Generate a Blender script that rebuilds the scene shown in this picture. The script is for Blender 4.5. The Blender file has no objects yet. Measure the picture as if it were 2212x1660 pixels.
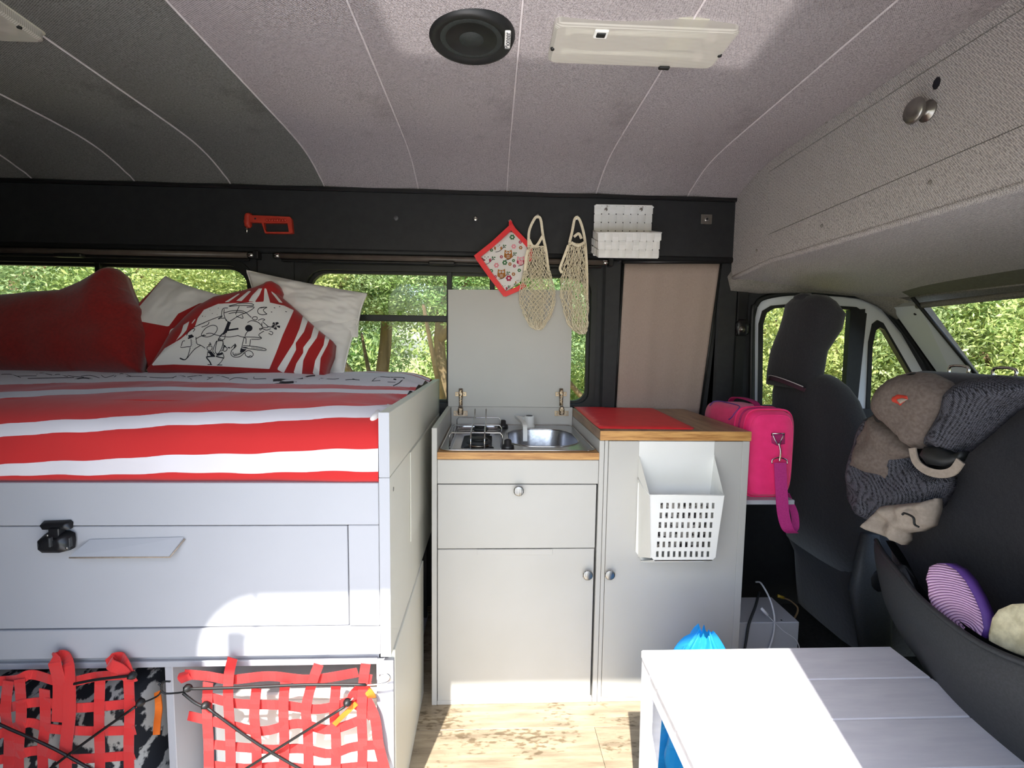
import bpy, bmesh, math, random
import numpy as np
from mathutils import Vector, Matrix, noise
from mathutils.geometry import tessellate_polygon, delaunay_2d_cdt
from mathutils.bvhtree import BVHTree
random.seed(7); rng = np.random.default_rng(7)
C = bpy.context.scene.collection
SC = bpy.context.scene
# ------------------------------------------------------------------ camera, sky, sun, exposure
FPX, YAW, PIT, ROL, HC = 1032.0, .0436, .0824, .0135, 1.32
fw = Vector((math.sin(YAW)*math.cos(PIT), math.cos(YAW)*math.cos(PIT), -math.sin(PIT)))
rt = Vector((math.cos(YAW), -math.sin(YAW), 0)); up = rt.cross(fw)
rt2 = math.cos(ROL)*rt + math.sin(ROL)*up; up2 = -math.sin(ROL)*rt + math.cos(ROL)*up
CAM = Vector((0, 0, HC))
cd = bpy.data.cameras.new('camera'); cam = bpy.data.objects.new('camera', cd); C.objects.link(cam)
cd.sensor_fit = 'HORIZONTAL'; cd.sensor_width = 36; cd.lens = 36*FPX/2212; cd.clip_start = .02; cd.clip_end = 200
M = Matrix((rt2, up2, -fw)).transposed().to_4x4(); M.translation = CAM; cam.matrix_world = M
SC.camera = cam
SUNDIR = Vector((.235, 1, -1.27)).normalized()          # the way sunlight travels, in through the sliding door
w = bpy.data.worlds.new('World'); SC.world = w; w.use_nodes = True
nt = w.node_tree; sky = nt.nodes.new('ShaderNodeTexSky'); sky.sky_type = 'NISHITA'; sky.sun_disc = False
sky.sun_elevation = math.radians(51); sky.sun_rotation = math.radians(180+13); sky.air_density = 1.0; sky.dust_density = 1.5
nt.links.new(sky.outputs[0], nt.nodes['Background'].inputs[0]); nt.nodes['Background'].inputs[1].default_value = .32
sl = bpy.data.lights.new('sun', 'SUN'); sl.energy = 7.0; sl.angle = .012; sl.color = (1, .965, .91)
so = bpy.data.objects.new('sun', sl); C.objects.link(so); so.rotation_euler = SUNDIR.to_track_quat('-Z', 'Y').to_euler()
# bright patch on the headlining comes from an added area light, set up below
vs = SC.view_settings; vs.view_transform = 'Standard'; vs.look = 'None'; vs.gamma = 1; vs.exposure = 0.8
vs.use_curve_mapping = False

def pray(x, y): return fw + rt2*((x-1106)/FPX) - up2*((y-830)/FPX)
def aY(x, y, Y): d = pray(x, y); return CAM + d*(Y/d.y)
def aX(x, y, X): d = pray(x, y); return CAM + d*(X/d.x)
def aZ(x, y, Z): d = pray(x, y); return CAM + d*((Z-HC)/d.z)
def topx(P):
    P = Vector(P)-CAM; d = P.dot(fw); return (1106+FPX*P.dot(rt2)/d, 830-FPX*P.dot(up2)/d)

# ------------------------------------------------------------------ materials
def N(nt, t, **k):
    n = nt.nodes.new(t)
    for a, b in k.items():
        if a.startswith('i_'): n.inputs[int(a[2:])].default_value = b
        else: setattr(n, a, b)
    return n
def rgb(*c): return tuple((x/255/12.92 if x/255 <= .04045 else ((x/255+.055)/1.055)**2.4) for x in c)+(1,)
def mat(name, col, rough=.6, metal=0, ns=None, bs=None, col2=None, sheen=0, scale=(1, 1, 1), detail=4, ramp=(.35, .65), spec=.5, trans=0, coat=0):
    """ns: noise scale mixing col to col2; bs: (scale, strength, distance) fine relief"""
    m = bpy.data.materials.new(name); m.use_nodes = True; t = m.node_tree; b = t.nodes['Principled BSDF']
    b.inputs['Base Color'].default_value = col; b.inputs['Roughness'].default_value = rough; b.inputs['Metallic'].default_value = metal
    b.inputs['Specular IOR Level'].default_value = spec
    if sheen: b.inputs['Sheen Weight'].default_value = sheen
    if coat: b.inputs['Coat Weight'].default_value = coat
    tc = N(t, 'ShaderNodeTexCoord'); mp = N(t, 'ShaderNodeMapping'); mp.inputs['Scale'].default_value = scale
    t.links.new(tc.outputs['Object'], mp.inputs[0])
    if ns:
        n = N(t, 'ShaderNodeTexNoise'); n.inputs['Scale'].default_value = ns; n.inputs['Detail'].default_value = detail
        t.links.new(mp.outputs[0], n.inputs['Vector'])
        r = N(t, 'ShaderNodeValToRGB'); r.color_ramp.elements[0].position = ramp[0]; r.color_ramp.elements[1].position = ramp[1]
        r.color_ramp.elements[0].color = col; r.color_ramp.elements[1].color = col2 or col
        t.links.new(n.outputs[0], r.inputs[0]); t.links.new(r.outputs[0], b.inputs['Base Color'])
    if bs:
        n2 = N(t, 'ShaderNodeTexNoise'); n2.inputs['Scale'].default_value = bs[0]; n2.inputs['Detail'].default_value = 3
        t.links.new(mp.outputs[0], n2.inputs['Vector'])
        bp = N(t, 'ShaderNodeBump'); bp.inputs['Strength'].default_value = bs[1]; bp.inputs['Distance'].default_value = bs[2]
        t.links.new(n2.outputs[0], bp.inputs['Height']); t.links.new(bp.outputs[0], b.inputs['Normal'])
    return m
def weave(name, c1, c2, sc, strength=.6, rough=.9, stain=None, angle=.6):
    """woven cloth: two crossed wave textures give thread colour and relief"""
    m = bpy.data.materials.new(name); m.use_nodes = True; t = m.node_tree; b = t.nodes['Principled BSDF']
    b.inputs['Roughness'].default_value = rough; b.inputs['Specular IOR Level'].default_value = .15
    tc = N(t, 'ShaderNodeTexCoord'); outs = []
    for rot in (angle, angle+1.57):
        mp = N(t, 'ShaderNodeMapping'); mp.inputs['Rotation'].default_value = (rot*.5, rot*.3, rot); t.links.new(tc.outputs['Object'], mp.inputs[0])
        wv = N(t, 'ShaderNodeTexWave'); wv.inputs['Scale'].default_value = sc; wv.inputs['Distortion'].default_value = 1.2; wv.inputs['Detail'].default_value = 1; wv.inputs['Detail Scale'].default_value = 3
        t.links.new(mp.outputs[0], wv.inputs[0]); outs.append(wv.outputs['Fac'])
    mu = N(t, 'ShaderNodeMath', operation='MULTIPLY'); t.links.new(outs[0], mu.inputs[0]); t.links.new(outs[1], mu.inputs[1])
    nz = N(t, 'ShaderNodeTexNoise'); nz.inputs['Scale'].default_value = sc*2.2; nz.inputs['Detail'].default_value = 2; t.links.new(tc.outputs['Object'], nz.inputs[0])
    ad = N(t, 'ShaderNodeMath', operation='ADD'); t.links.new(mu.outputs[0], ad.inputs[0]); t.links.new(nz.outputs[0], ad.inputs[1])
    r = N(t, 'ShaderNodeValToRGB'); r.color_ramp.elements[0].position = .35; r.color_ramp.elements[1].position = 1.0
    r.color_ramp.elements[0].color = c1; r.color_ramp.elements[1].color = c2; t.links.new(ad.outputs[0], r.inputs[0])
    out = r.outputs[0]
    if stain:
        n3 = N(t, 'ShaderNodeTexNoise'); n3.inputs['Scale'].default_value = 2.2; n3.inputs['Detail'].default_value = 4; t.links.new(tc.outputs['Object'], n3.inputs[0])
        r3 = N(t, 'ShaderNodeValToRGB'); r3.color_ramp.elements[0].position = .60; r3.color_ramp.elements[1].position = .75
        r3.color_ramp.elements[0].color = (1, 1, 1, 1); r3.color_ramp.elements[1].color = stain; t.links.new(n3.outputs[0], r3.inputs[0])
        mx = N(t, 'ShaderNodeMixRGB', blend_type='MULTIPLY'); mx.inputs[0].default_value = 1; t.links.new(out, mx.inputs[1]); t.links.new(r3.outputs[0], mx.inputs[2]); out = mx.outputs[0]
    t.links.new(out, b.inputs['Base Color'])
    bp = N(t, 'ShaderNodeBump'); bp.inputs['Strength'].default_value = strength; bp.inputs['Distance'].default_value = .0015
    t.links.new(ad.outputs[0], bp.inputs['Height']); t.links.new(bp.outputs[0], b.inputs['Normal'])
    return m
def wood(name, c1, c2, axis_scale, sc=6, rough=.45, spots=False):
    m = bpy.data.materials.new(name); m.use_nodes = True; t = m.node_tree; b = t.nodes['Principled BSDF']; b.inputs['Roughness'].default_value = rough
    tc = N(t, 'ShaderNodeTexCoord'); oi = N(t, 'ShaderNodeObjectInfo'); mp = N(t, 'ShaderNodeMapping'); mp.inputs['Scale'].default_value = axis_scale
    ad = N(t, 'ShaderNodeVectorMath', operation='ADD'); t.links.new(tc.outputs['Object'], ad.inputs[0])
    cb = N(t, 'ShaderNodeCombineXYZ'); ml = N(t, 'ShaderNodeMath', operation='MULTIPLY'); ml.inputs[1].default_value = 9; t.links.new(oi.outputs['Random'], ml.inputs[0])
    t.links.new(ml.outputs[0], cb.inputs[0]); t.links.new(ml.outputs[0], cb.inputs[1]); t.links.new(cb.outputs[0], ad.inputs[1]); t.links.new(ad.outputs[0], mp.inputs[0])
    n = N(t, 'ShaderNodeTexNoise'); n.inputs['Scale'].default_value = sc; n.inputs['Detail'].default_value = 8; n.inputs['Roughness'].default_value = .65; t.links.new(mp.outputs[0], n.inputs[0])
    r = N(t, 'ShaderNodeValToRGB'); r.color_ramp.elements[0].position = .33; r.color_ramp.elements[1].position = .62
    r.color_ramp.elements[0].color = c1; r.color_ramp.elements[1].color = c2; t.links.new(n.outputs[0], r.inputs[0]); out = r.outputs[0]
    if spots:
        n3 = N(t, 'ShaderNodeTexNoise'); n3.inputs['Scale'].default_value = 70; n3.inputs['Detail'].default_value = 5
        mp3 = N(t, 'ShaderNodeMapping'); mp3.inputs['Scale'].default_value = (.5, 1.3, 1); t.links.new(ad.outputs[0], mp3.inputs[0]); t.links.new(mp3.outputs[0], n3.inputs[0])
        n4 = N(t, 'ShaderNodeTexNoise'); n4.inputs['Scale'].default_value = 6; t.links.new(ad.outputs[0], n4.inputs[0])
        mm = N(t, 'ShaderNodeMath', operation='MULTIPLY'); t.links.new(n3.outputs[0], mm.inputs[0]); t.links.new(n4.outputs[0], mm.inputs[1])
        r3 = N(t, 'ShaderNodeValToRGB'); r3.color_ramp.elements[0].position = .30; r3.color_ramp.elements[1].position = .37
        r3.color_ramp.elements[0].color = (1, 1, 1, 1); r3.color_ramp.elements[1].color = (.5, .46, .4, 1); t.links.new(mm.outputs[0], r3.inputs[0])
        mx = N(t, 'ShaderNodeMixRGB', blend_type='MULTIPLY'); mx.inputs[0].default_value = 1; t.links.new(out, mx.inputs[1]); t.links.new(r3.outputs[0], mx.inputs[2]); out = mx.outputs[0]
    t.links.new(out, b.inputs['Base Color'])
    return m
def glass(name, tint=(.8, .85, .82, 1), ior=1.25):
    m = bpy.data.materials.new(name); m.use_nodes = True; t = m.node_tree; t.nodes.clear()
    o = N(t, 'ShaderNodeOutputMaterial'); tr = N(t, 'ShaderNodeBsdfTransparent'); tr.inputs[0].default_value = tint
    gl = N(t, 'ShaderNodeBsdfGlossy'); gl.inputs[1].default_value = .03; fr = N(t, 'ShaderNodeFresnel'); fr.inputs[0].default_value = ior
    mx = N(t, 'ShaderNodeMixShader'); t.links.new(fr.outputs[0], mx.inputs[0]); t.links.new(tr.outputs[0], mx.inputs[1]); t.links.new(gl.outputs[0], mx.inputs[2]); t.links.new(mx.outputs[0], o.inputs[0])
    return m
def attrmat(name, attr, rough=.85, sheen=.2, bs=None):
    m = mat(name, (.8, .8, .8, 1), rough, bs=bs, sheen=sheen); t = m.node_tree
    a = N(t, 'ShaderNodeVertexColor', layer_name=attr); t.links.new(a.outputs[0], t.nodes['Principled BSDF'].inputs['Base Color']); return m
def translucent(name, col, amt=.5, rough=.4):
    m = bpy.data.materials.new(name); m.use_nodes = True; t = m.node_tree; b = t.nodes['Principled BSDF']; o = t.nodes['Material Output']
    b.inputs['Base Color'].default_value = col; b.inputs['Roughness'].default_value = rough
    tr = N(t, 'ShaderNodeBsdfTranslucent'); tr.inputs[0].default_value = col; mx = N(t, 'ShaderNodeMixShader'); mx.inputs[0].default_value = amt
    t.links.new(b.outputs[0], mx.inputs[1]); t.links.new(tr.outputs[0], mx.inputs[2]); t.links.new(mx.outputs[0], o.inputs[0]); return m
def leafmat(name, c1, c2):
    m = translucent(name, c1, .3, .45); t = m.node_tree
    a = N(t, 'ShaderNodeVertexColor', layer_name='leaf'); oi = N(t, 'ShaderNodeObjectInfo')
    mx = N(t, 'ShaderNodeMixRGB'); mx.inputs[1].default_value = c1; mx.inputs[2].default_value = c2
    t.links.new(a.outputs[0], mx.inputs[0])
    hs = N(t, 'ShaderNodeHueSaturation'); mr = N(t, 'ShaderNodeMapRange'); mr.inputs[3].default_value = .47; mr.inputs[4].default_value = .52
    t.links.new(oi.outputs['Random'], mr.inputs[0]); t.links.new(mr.outputs[0], hs.inputs[0]); t.links.new(mx.outputs[0], hs.inputs[4])
    for n in t.nodes:
        if n.type == 'BSDF_PRINCIPLED': t.links.new(hs.outputs[0], n.inputs['Base Color'])
        if n.type == 'BSDF_TRANSLUCENT': t.links.new(hs.outputs[0], n.inputs[0])
    return m
MAT = dict(
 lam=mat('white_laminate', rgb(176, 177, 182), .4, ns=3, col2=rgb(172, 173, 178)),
 lam2=mat('warm_white_paint', rgb(192, 190, 184), .4, ns=3, col2=rgb(187, 185, 178)),
 ply=mat('white_plastic_grain', rgb(232, 232, 236), .5, ns=60, col2=rgb(222, 222, 228), scale=(.15, 1, 1), bs=(300, .15, .0004)),
 lam_lit=mat('white_laminate_lit_side', rgb(234, 232, 218), .4, ns=3, col2=rgb(230, 227, 212)),  # bed sides: the light falling on them put into a warmer, lighter white
 plastic=mat('white_plastic', rgb(235, 235, 230), .35, ns=5, col2=rgb(230, 230, 224)),
 ceil=weave('grey_headliner_weave', rgb(128, 121, 121), rgb(214, 205, 206), 95, .9, stain=(.6, .58, .57, 1)),
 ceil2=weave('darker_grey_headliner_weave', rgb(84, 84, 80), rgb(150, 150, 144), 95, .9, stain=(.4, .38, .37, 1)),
 lock=weave('grey_locker_weave', rgb(138, 133, 132), rgb(222, 216, 212), 95, .9),
 gtrim=mat('grey_felt_trim', rgb(118, 114, 108), .95, ns=180, col2=rgb(142, 137, 130), bs=(400, .3, .001)),
 black=mat('black_vinyl', rgb(36, 37, 39), .6, ns=30, col2=rgb(29, 30, 33), bs=(500, .3, .0006)),
 rubber=mat('black_rubber', rgb(18, 20, 20), .5, ns=40, col2=rgb(24, 26, 26)),
 blackp=mat('black_plastic', rgb(22, 22, 24), .35, ns=20, col2=rgb(28, 28, 30)),
 tube=mat('brown_grey_tube', rgb(96, 86, 78), .35, ns=20, col2=rgb(84, 74, 68)),
 seat=mat('black_seat_cover', rgb(26, 26, 30), .9, ns=260, col2=rgb(37, 36, 40), bs=(60, .3, .004), sheen=.2),
 carpet=mat('black_carpet', rgb(22, 22, 27), 1, ns=90, col2=rgb(36, 36, 42), bs=(300, .8, .004)),
 greyp=mat('dark_grey_plastic', rgb(46, 48, 50), .6, ns=200, col2=rgb(56, 58, 60), bs=(500, .3, .0006)),
 floor=wood('beige_vinyl_plank', rgb(128, 114, 94), rgb(168, 153, 128), (.9, 7, 1), 5, .4, spots=True),
 oak=wood('oak_edge', rgb(150, 98, 48), rgb(206, 156, 92), (1, 8, 12), 7, .45),
 oaktop=wood('oak_worktop', rgb(128, 100, 76), rgb(168, 136, 104), (8, 1.2, 6), 4, .4),
 steel=mat('brushed_steel', rgb(190, 190, 192), .24, 1, ns=60, col2=rgb(170, 170, 174), scale=(1, 8, 1)),
 chrome=mat('chrome', rgb(210, 208, 205), .15, 1, ns=4, col2=rgb(196, 194, 190)),
 alu=mat('satin_nickel', rgb(168, 165, 158), .35, 1, ns=30, col2=rgb(150, 147, 140)),
 hinge=mat('nickel_hinge', rgb(176, 160, 142), .3, 1, ns=40, col2=rgb(140, 124, 108)),
 redmat=mat('red_silicone', rgb(232, 44, 50), .5, ns=20, col2=rgb(240, 52, 56), bs=(60, .3, .001)),
 redpl=mat('red_plastic', rgb(196, 62, 44), .45, ns=30, col2=rgb(182, 54, 38)),
 web=mat('red_webbing', rgb(214, 38, 36), .7, ns=8, col2=rgb(200, 34, 34), bs=(260, .5, .0012), scale=(1, 1, .3), sheen=.3),
 dred=mat('dark_red_velour', rgb(150, 28, 24), .95, ns=90, col2=rgb(130, 22, 20), sheen=.4, bs=(40, .25, .004)),
 cotton=mat('white_cotton', rgb(240, 236, 232), .9, ns=6, col2=rgb(234, 230, 226), bs=(14, .35, .006)),
 canvas=mat('taupe_canvas', rgb(96, 84, 76), .95, ns=120, col2=rgb(110, 98, 90), bs=(35, .5, .006)),
 canvas2=mat('light_taupe_canvas', rgb(150, 138, 124), .95, ns=120, col2=rgb(162, 148, 134), bs=(35, .5, .006)),
 string=mat('cream_cotton_string', rgb(250, 240, 214), .9, ns=80, col2=rgb(240, 226, 196)),
 pink=mat('pink_nylon', rgb(252, 44, 122), .7, ns=30, col2=rgb(244, 38, 114), bs=(200, .25, .0008), sheen=.2),
 pink2=mat('deep_pink_nylon', rgb(170, 30, 100), .7, ns=30, col2=rgb(156, 24, 90), bs=(200, .25, .0008)),
 strap=mat('orchid_webbing', rgb(196, 50, 132), .75, ns=200, col2=rgb(184, 42, 122), bs=(300, .3, .0008)),
 purple=mat('purple_foam', rgb(104, 66, 150), .6, ns=10, col2=rgb(96, 60, 140)),
 ink=mat('black_ink', rgb(22, 22, 34), .8, ns=50, col2=rgb(28, 28, 40)),
 screw=mat('grey_button', rgb(96, 96, 98), .5, ns=50, col2=rgb(84, 84, 86)),
 blue=translucent('blue_thin_plastic', rgb(60, 190, 250), .6, .3),
 cream=translucent('cream_net_plastic', rgb(226, 222, 206), .35, .4),
 clear=glass('clear_plastic', (.86, .85, .8, 1)), glass=glass('tinted_window_glass', (.84, .87, .84, 1)), wsg=glass('windscreen_glass', (.88, .9, .86, 1), 1.1),
 orange=mat('orange_fabric', rgb(236, 120, 30), .7, ns=20, col2=rgb(224, 108, 26)),
 brownblind=weave('taupe_blind_cloth', rgb(150, 134, 124), rgb(186, 168, 158), 160, .25),
 cable=mat('white_cable', rgb(214, 214, 216), .5, ns=20, col2=rgb(204, 204, 208)),
 ground=mat('dry_grass_ground', rgb(140, 140, 88), .95, ns=6, col2=rgb(196, 184, 130), bs=(30, .5, .02)),
 patio=mat('pale_gravel', rgb(196, 198, 200), .95, ns=40, col2=rgb(214, 214, 214), bs=(60, .5, .01)),
 bark=mat('brown_bark', rgb(104, 84, 62), .9, ns=14, col2=rgb(142, 118, 88), bs=(30, .8, .01), scale=(1, 1, .3)),
 leafA=leafmat('yellow_green_leaf', rgb(88, 128, 60), rgb(204, 216, 140)),
 leafB=leafmat('mid_green_leaf', rgb(84, 118, 66), rgb(190, 206, 150)),
 vanwhite=mat('white_van_paint', rgb(226, 230, 234), .3, ns=2, col2=rgb(220, 224, 228), coat=.3),
 greytape=mat('grey_edge_strip', rgb(224, 216, 216), .8, ns=40, col2=rgb(206, 198, 198)),
)
# ------------------------------------------------------------------ builders
WL = {}
def tag(o, label=None, cat=None, group=None, kind=None):
    if label: o['label'] = label
    if cat: o['category'] = cat
    if group: o['group'] = group
    if kind: o['kind'] = kind
    return o
def T(name, label, cat, loc=(0, 0, 0), group=None):
    o = bpy.data.objects.new(name, None); C.objects.link(o); o.location = loc; o.empty_display_size = .05
    WL[o.name] = Vector(loc); return tag(o, label, cat, group)
def mk(name, V, F, m, parent=None, smooth=False, cols=None, colname='col', fl=None):
    V = np.asarray([tuple(v) for v in V] if not isinstance(V, np.ndarray) else V, float)
    c = (V.min(0)+V.max(0))/2
    me = bpy.data.meshes.new(name); me.from_pydata((V-c).tolist(), [], [tuple(int(i) for i in f) for f in F]); me.update()
    if smooth: me.polygons.foreach_set('use_smooth', [True]*len(me.polygons))
    if cols is not None:
        a = me.color_attributes.new(colname, 'FLOAT_COLOR', 'POINT'); a.data.foreach_set('color', np.asarray(cols, float).ravel())
    if fl is not None:
        a = me.attributes.new(fl[0], 'FLOAT', 'POINT'); a.data.foreach_set('value', np.asarray(fl[1], float))
    me.materials.append(m if not isinstance(m, str) else MAT[m])
    o = bpy.data.objects.new(name, me); C.objects.link(o)
    p = WL[parent.name] if parent else Vector((0, 0, 0))
    if parent: o.parent = parent
    o.location = Vector(c)-p; WL[o.name] = Vector(c)
    return o
def bmo(name, bm, m, parent=None, smooth=False):
    bm.verts.ensure_lookup_table(); bm.normal_update()
    V = [v.co[:] for v in bm.verts]; F = [[v.index for v in f.verts] for f in bm.faces]; bm.free()
    return mk(name, V, F, m, parent, smooth)
def boxg(x0, x1, y0, y1, z0, z1, b=.0015):
    bm = bmesh.new(); bmesh.ops.create_cube(bm, size=1)
    for v in bm.verts: v.co = Vector(((x0+x1)/2+v.co.x*(x1-x0), (y0+y1)/2+v.co.y*(y1-y0), (z0+z1)/2+v.co.z*(z1-z0)))
    if b: bmesh.ops.bevel(bm, geom=bm.edges[:], offset=b, segments=1, affect='EDGES')
    bm.verts.index_update(); return bm
def box(name, x0, x1, y0, y1, z0, z1, m, parent=None, b=.0015):
    return bmo(name, boxg(x0, x1, y0, y1, z0, z1, b), m, parent)
def boxes(name, L, m, parent=None, b=0):
    V = []; F = []
    for a in L:
        bm = boxg(*a, b); k = len(V); bm.verts.ensure_lookup_table()
        V += [v.co[:] for v in bm.verts]; F += [[v.index+k for v in f.verts] for f in bm.faces]; bm.free()
    return mk(name, V, F, m, parent)
def frames(pts):
    P = [Vector(p) for p in pts]; out = []; n = None
    for i, p in enumerate(P):
        t = (P[min(i+1, len(P)-1)]-P[max(i-1, 0)]).normalized()
        if n is None:
            n = t.orthogonal().normalized()
        n = (n-t*n.dot(t)); n = n.normalized() if n.length > 1e-6 else t.orthogonal().normalized()
        out.append((p, t, n, t.cross(n)))
    return out
def smoothpts(pts, k=6):
    P = [Vector(p) for p in pts]
    if len(P) < 3: return P
    o = []
    for i in range(len(P)-1):
        a, b, c, d = P[max(i-1, 0)], P[i], P[i+1], P[min(i+2, len(P)-1)]
        for j in range(k):
            t = j/k; o.append(.5*((2*b)+(c-a)*t+(2*a-5*b+4*c-d)*t*t+(3*b-a-3*c+d)*t**3))
    o.append(P[-1]); return o
def tubeg(pts, r, n=8, rs=None):
    V = []; F = []
    fr = frames(pts)
    for i, (p, t, a, b) in enumerate(fr):
        rr = rs[i] if rs else r
        for j in range(n):
            th = 2*math.pi*j/n; V.append(p+(a*math.cos(th)+b*math.sin(th))*rr)
    for i in range(len(fr)-1):
        for j in range(n): F.append((i*n+j, i*n+(j+1) % n, (i+1)*n+(j+1) % n, (i+1)*n+j))
    F.append(tuple(range(n-1, -1, -1))); F.append(tuple((len(fr)-1)*n+j for j in range(n))); return V, F
def tube(name, pts, r, m, parent=None, n=8, sm=0, rs=None):
    if sm: pts = smoothpts(pts, sm)
    V, F = tubeg(pts, r, n, rs); return mk(name, V, F, m, parent, True)
def tubes(name, L, r, m, parent=None, n=6, sm=0):
    V = []; F = []
    for pts in L:
        if sm: pts = smoothpts(pts, sm)
        v, f = tubeg(pts, r, n); k = len(V); V += v; F += [tuple(i+k for i in g) for g in f]
    return mk(name, V, F, m, parent, True)
def lathe(name, prof, O, ax, m, parent=None, n=28, smooth=True):
    """prof: (radius, height along ax)"""
    O = Vector(O); ax = Vector(ax).normalized(); a = ax.orthogonal().normalized(); b = ax.cross(a); V = []; F = []
    for r, h in prof:
        for j in range(n): th = 2*math.pi*j/n; V.append(O+ax*h+(a*math.cos(th)+b*math.sin(th))*max(r, 1e-5))
    for i in range(len(prof)-1):
        for j in range(n): F.append((i*n+j, i*n+(j+1) % n, (i+1)*n+(j+1) % n, (i+1)*n+j))
    F.append(tuple(range(n-1, -1, -1))); F.append(tuple((len(prof)-1)*n+j for j in range(n)))
    return mk(name, V, F, m, parent, smooth)
def rrect(x0, x1, y0, y1, r, k=5):
    if not isinstance(r, (tuple, list)): r = (r,)*4
    o = []
    for (cx, cy, a), rr in zip(((x1, y1, 0), (x0, y1, 90), (x0, y0, 180), (x1, y0, 270)), r):
        sx = -1 if cx == x1 else 1; sy = -1 if cy == y1 else 1
        if rr <= 0: o.append((cx, cy)); continue
        for j in range(k+1):
            th = math.radians(a+90*j/k); o.append((cx+sx*rr+rr*math.cos(th), cy+sy*rr+rr*math.sin(th)))
    return o
def plateg(outer, holes, h0, h1, mp):
    """flat sheet with holes; mp(u, v, h) gives the point"""
    loops = [outer]+list(holes); pts = [p for l in loops for p in l]; n = len(pts)
    tri = tessellate_polygon([[Vector((p[0], p[1], 0)) for p in l] for l in loops])
    V = [mp(p[0], p[1], h0) for p in pts]+[mp(p[0], p[1], h1) for p in pts]; F = []
    for t in tri: F.append(tuple(t)); F.append(tuple(i+n for i in reversed(t)))
    k = 0
    for l in loops:
        for i in range(len(l)): a = k+i; b = k+(i+1) % len(l); F.append((a, b, b+n, a+n))
        k += len(l)
    return V, F
def plate(name, outer, holes, h0, h1, mp, m, parent=None):
    V, F = plateg(outer, holes, h0, h1, mp); o = mk(name, V, F, m, parent)
    bm = bmesh.new(); bm.from_mesh(o.data); bmesh.ops.recalc_face_normals(bm, faces=bm.faces[:]); bm.to_mesh(o.data); bm.free(); return o
mpY = lambda u, v, h: Vector((u, h, v))          # sheet in X-Z standing at depth h
mpX = lambda u, v, h: Vector((h, u, v))          # sheet in Y-Z
mpZ = lambda u, v, h: Vector((u, v, h))
def strip(name, pts, wd, m, parent=None, nrm=(0, -1, 0), th=.0012, sm=6, wdir=None):
    """flat band following pts, lying roughly across nrm"""
    P = smoothpts(pts, sm) if sm else [Vector(p) for p in pts]; nrm = Vector(nrm); V = []; F = []
    for i, p in enumerate(P):
        t = (P[min(i+1, len(P)-1)]-P[max(i-1, 0)]).normalized()
        s = Vector(wdir).normalized() if wdir else t.cross(nrm).normalized(); q = s.cross(t).normalized()
        V += [p-s*wd/2-q*th, p+s*wd/2-q*th, p+s*wd/2+q*th, p-s*wd/2+q*th]
    for i in range(len(P)-1):
        for j in range(4): F.append((i*4+j, i*4+(j+1) % 4, i*4+4+(j+1) % 4, i*4+4+j))
    F += [(0, 1, 2, 3), tuple(len(P)*4-4+j for j in (3, 2, 1, 0))]
    return mk(name, V, F, m, parent)
def grid(name, f, nu, nv, m, parent=None, smooth=True, closeu=False, cols=None, fl=None, thick=0):
    V = [f(i/(nu-1) if not closeu else i/nu, j/(nv-1)) for j in range(nv) for i in range(nu)]; F = []
    for j in range(nv-1):
        for i in range(nu if closeu else nu-1):
            a = j*nu+i; b = j*nu+(i+1) % nu; F.append((a, b, b+nu, a+nu))
    cc = [cols(V[k]) for k in range(len(V))] if cols else None
    ff = (fl[0], [fl[1](v) for v in V]) if fl else None
    o = mk(name, V, F, m, parent, smooth, cc, fl=ff)
    if thick: md = o.modifiers.new('s', 'SOLIDIFY'); md.thickness = thick; md.offset = 0
    return o
def loft(name, secs, m, parent=None, n=32, e=3.0, axis='z', cap=True):
    """secs: (centre xyz, half-width a, half-width b); superellipse sections; axis z: a along x, b along y"""
    V = []; F = []
    for c, a, b in secs:
        for j in range(n):
            th = 2*math.pi*j/n; ct, st = math.cos(th), math.sin(th)
            u = a*math.copysign(abs(ct)**(2/e), ct); v = b*math.copysign(abs(st)**(2/e), st)
            if axis == 'z': V.append(Vector(c)+Vector((u, v, 0)))
            elif axis == 'y': V.append(Vector(c)+Vector((u, 0, v)))
            else: V.append(Vector(c)+Vector((0, u, v)))
    for i in range(len(secs)-1):
        for j in range(n): F.append((i*n+j, i*n+(j+1) % n, (i+1)*n+(j+1) % n, (i+1)*n+j))
    if cap: F.append(tuple(range(n-1, -1, -1))); F.append(tuple((len(secs)-1)*n+j for j in range(n)))
    return mk(name, V, F, m, parent, True)
def inside(p, poly):
    x, y = p[0], p[1]; c = False; n = len(poly)
    for i in range(n):
        x1, y1 = poly[i][0], poly[i][1]; x2, y2 = poly[(i+1) % n][0], poly[(i+1) % n][1]
        if (y1 > y) != (y2 > y) and x < (x2-x1)*(y-y1)/(y2-y1)+x1: c = not c
    return c
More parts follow.
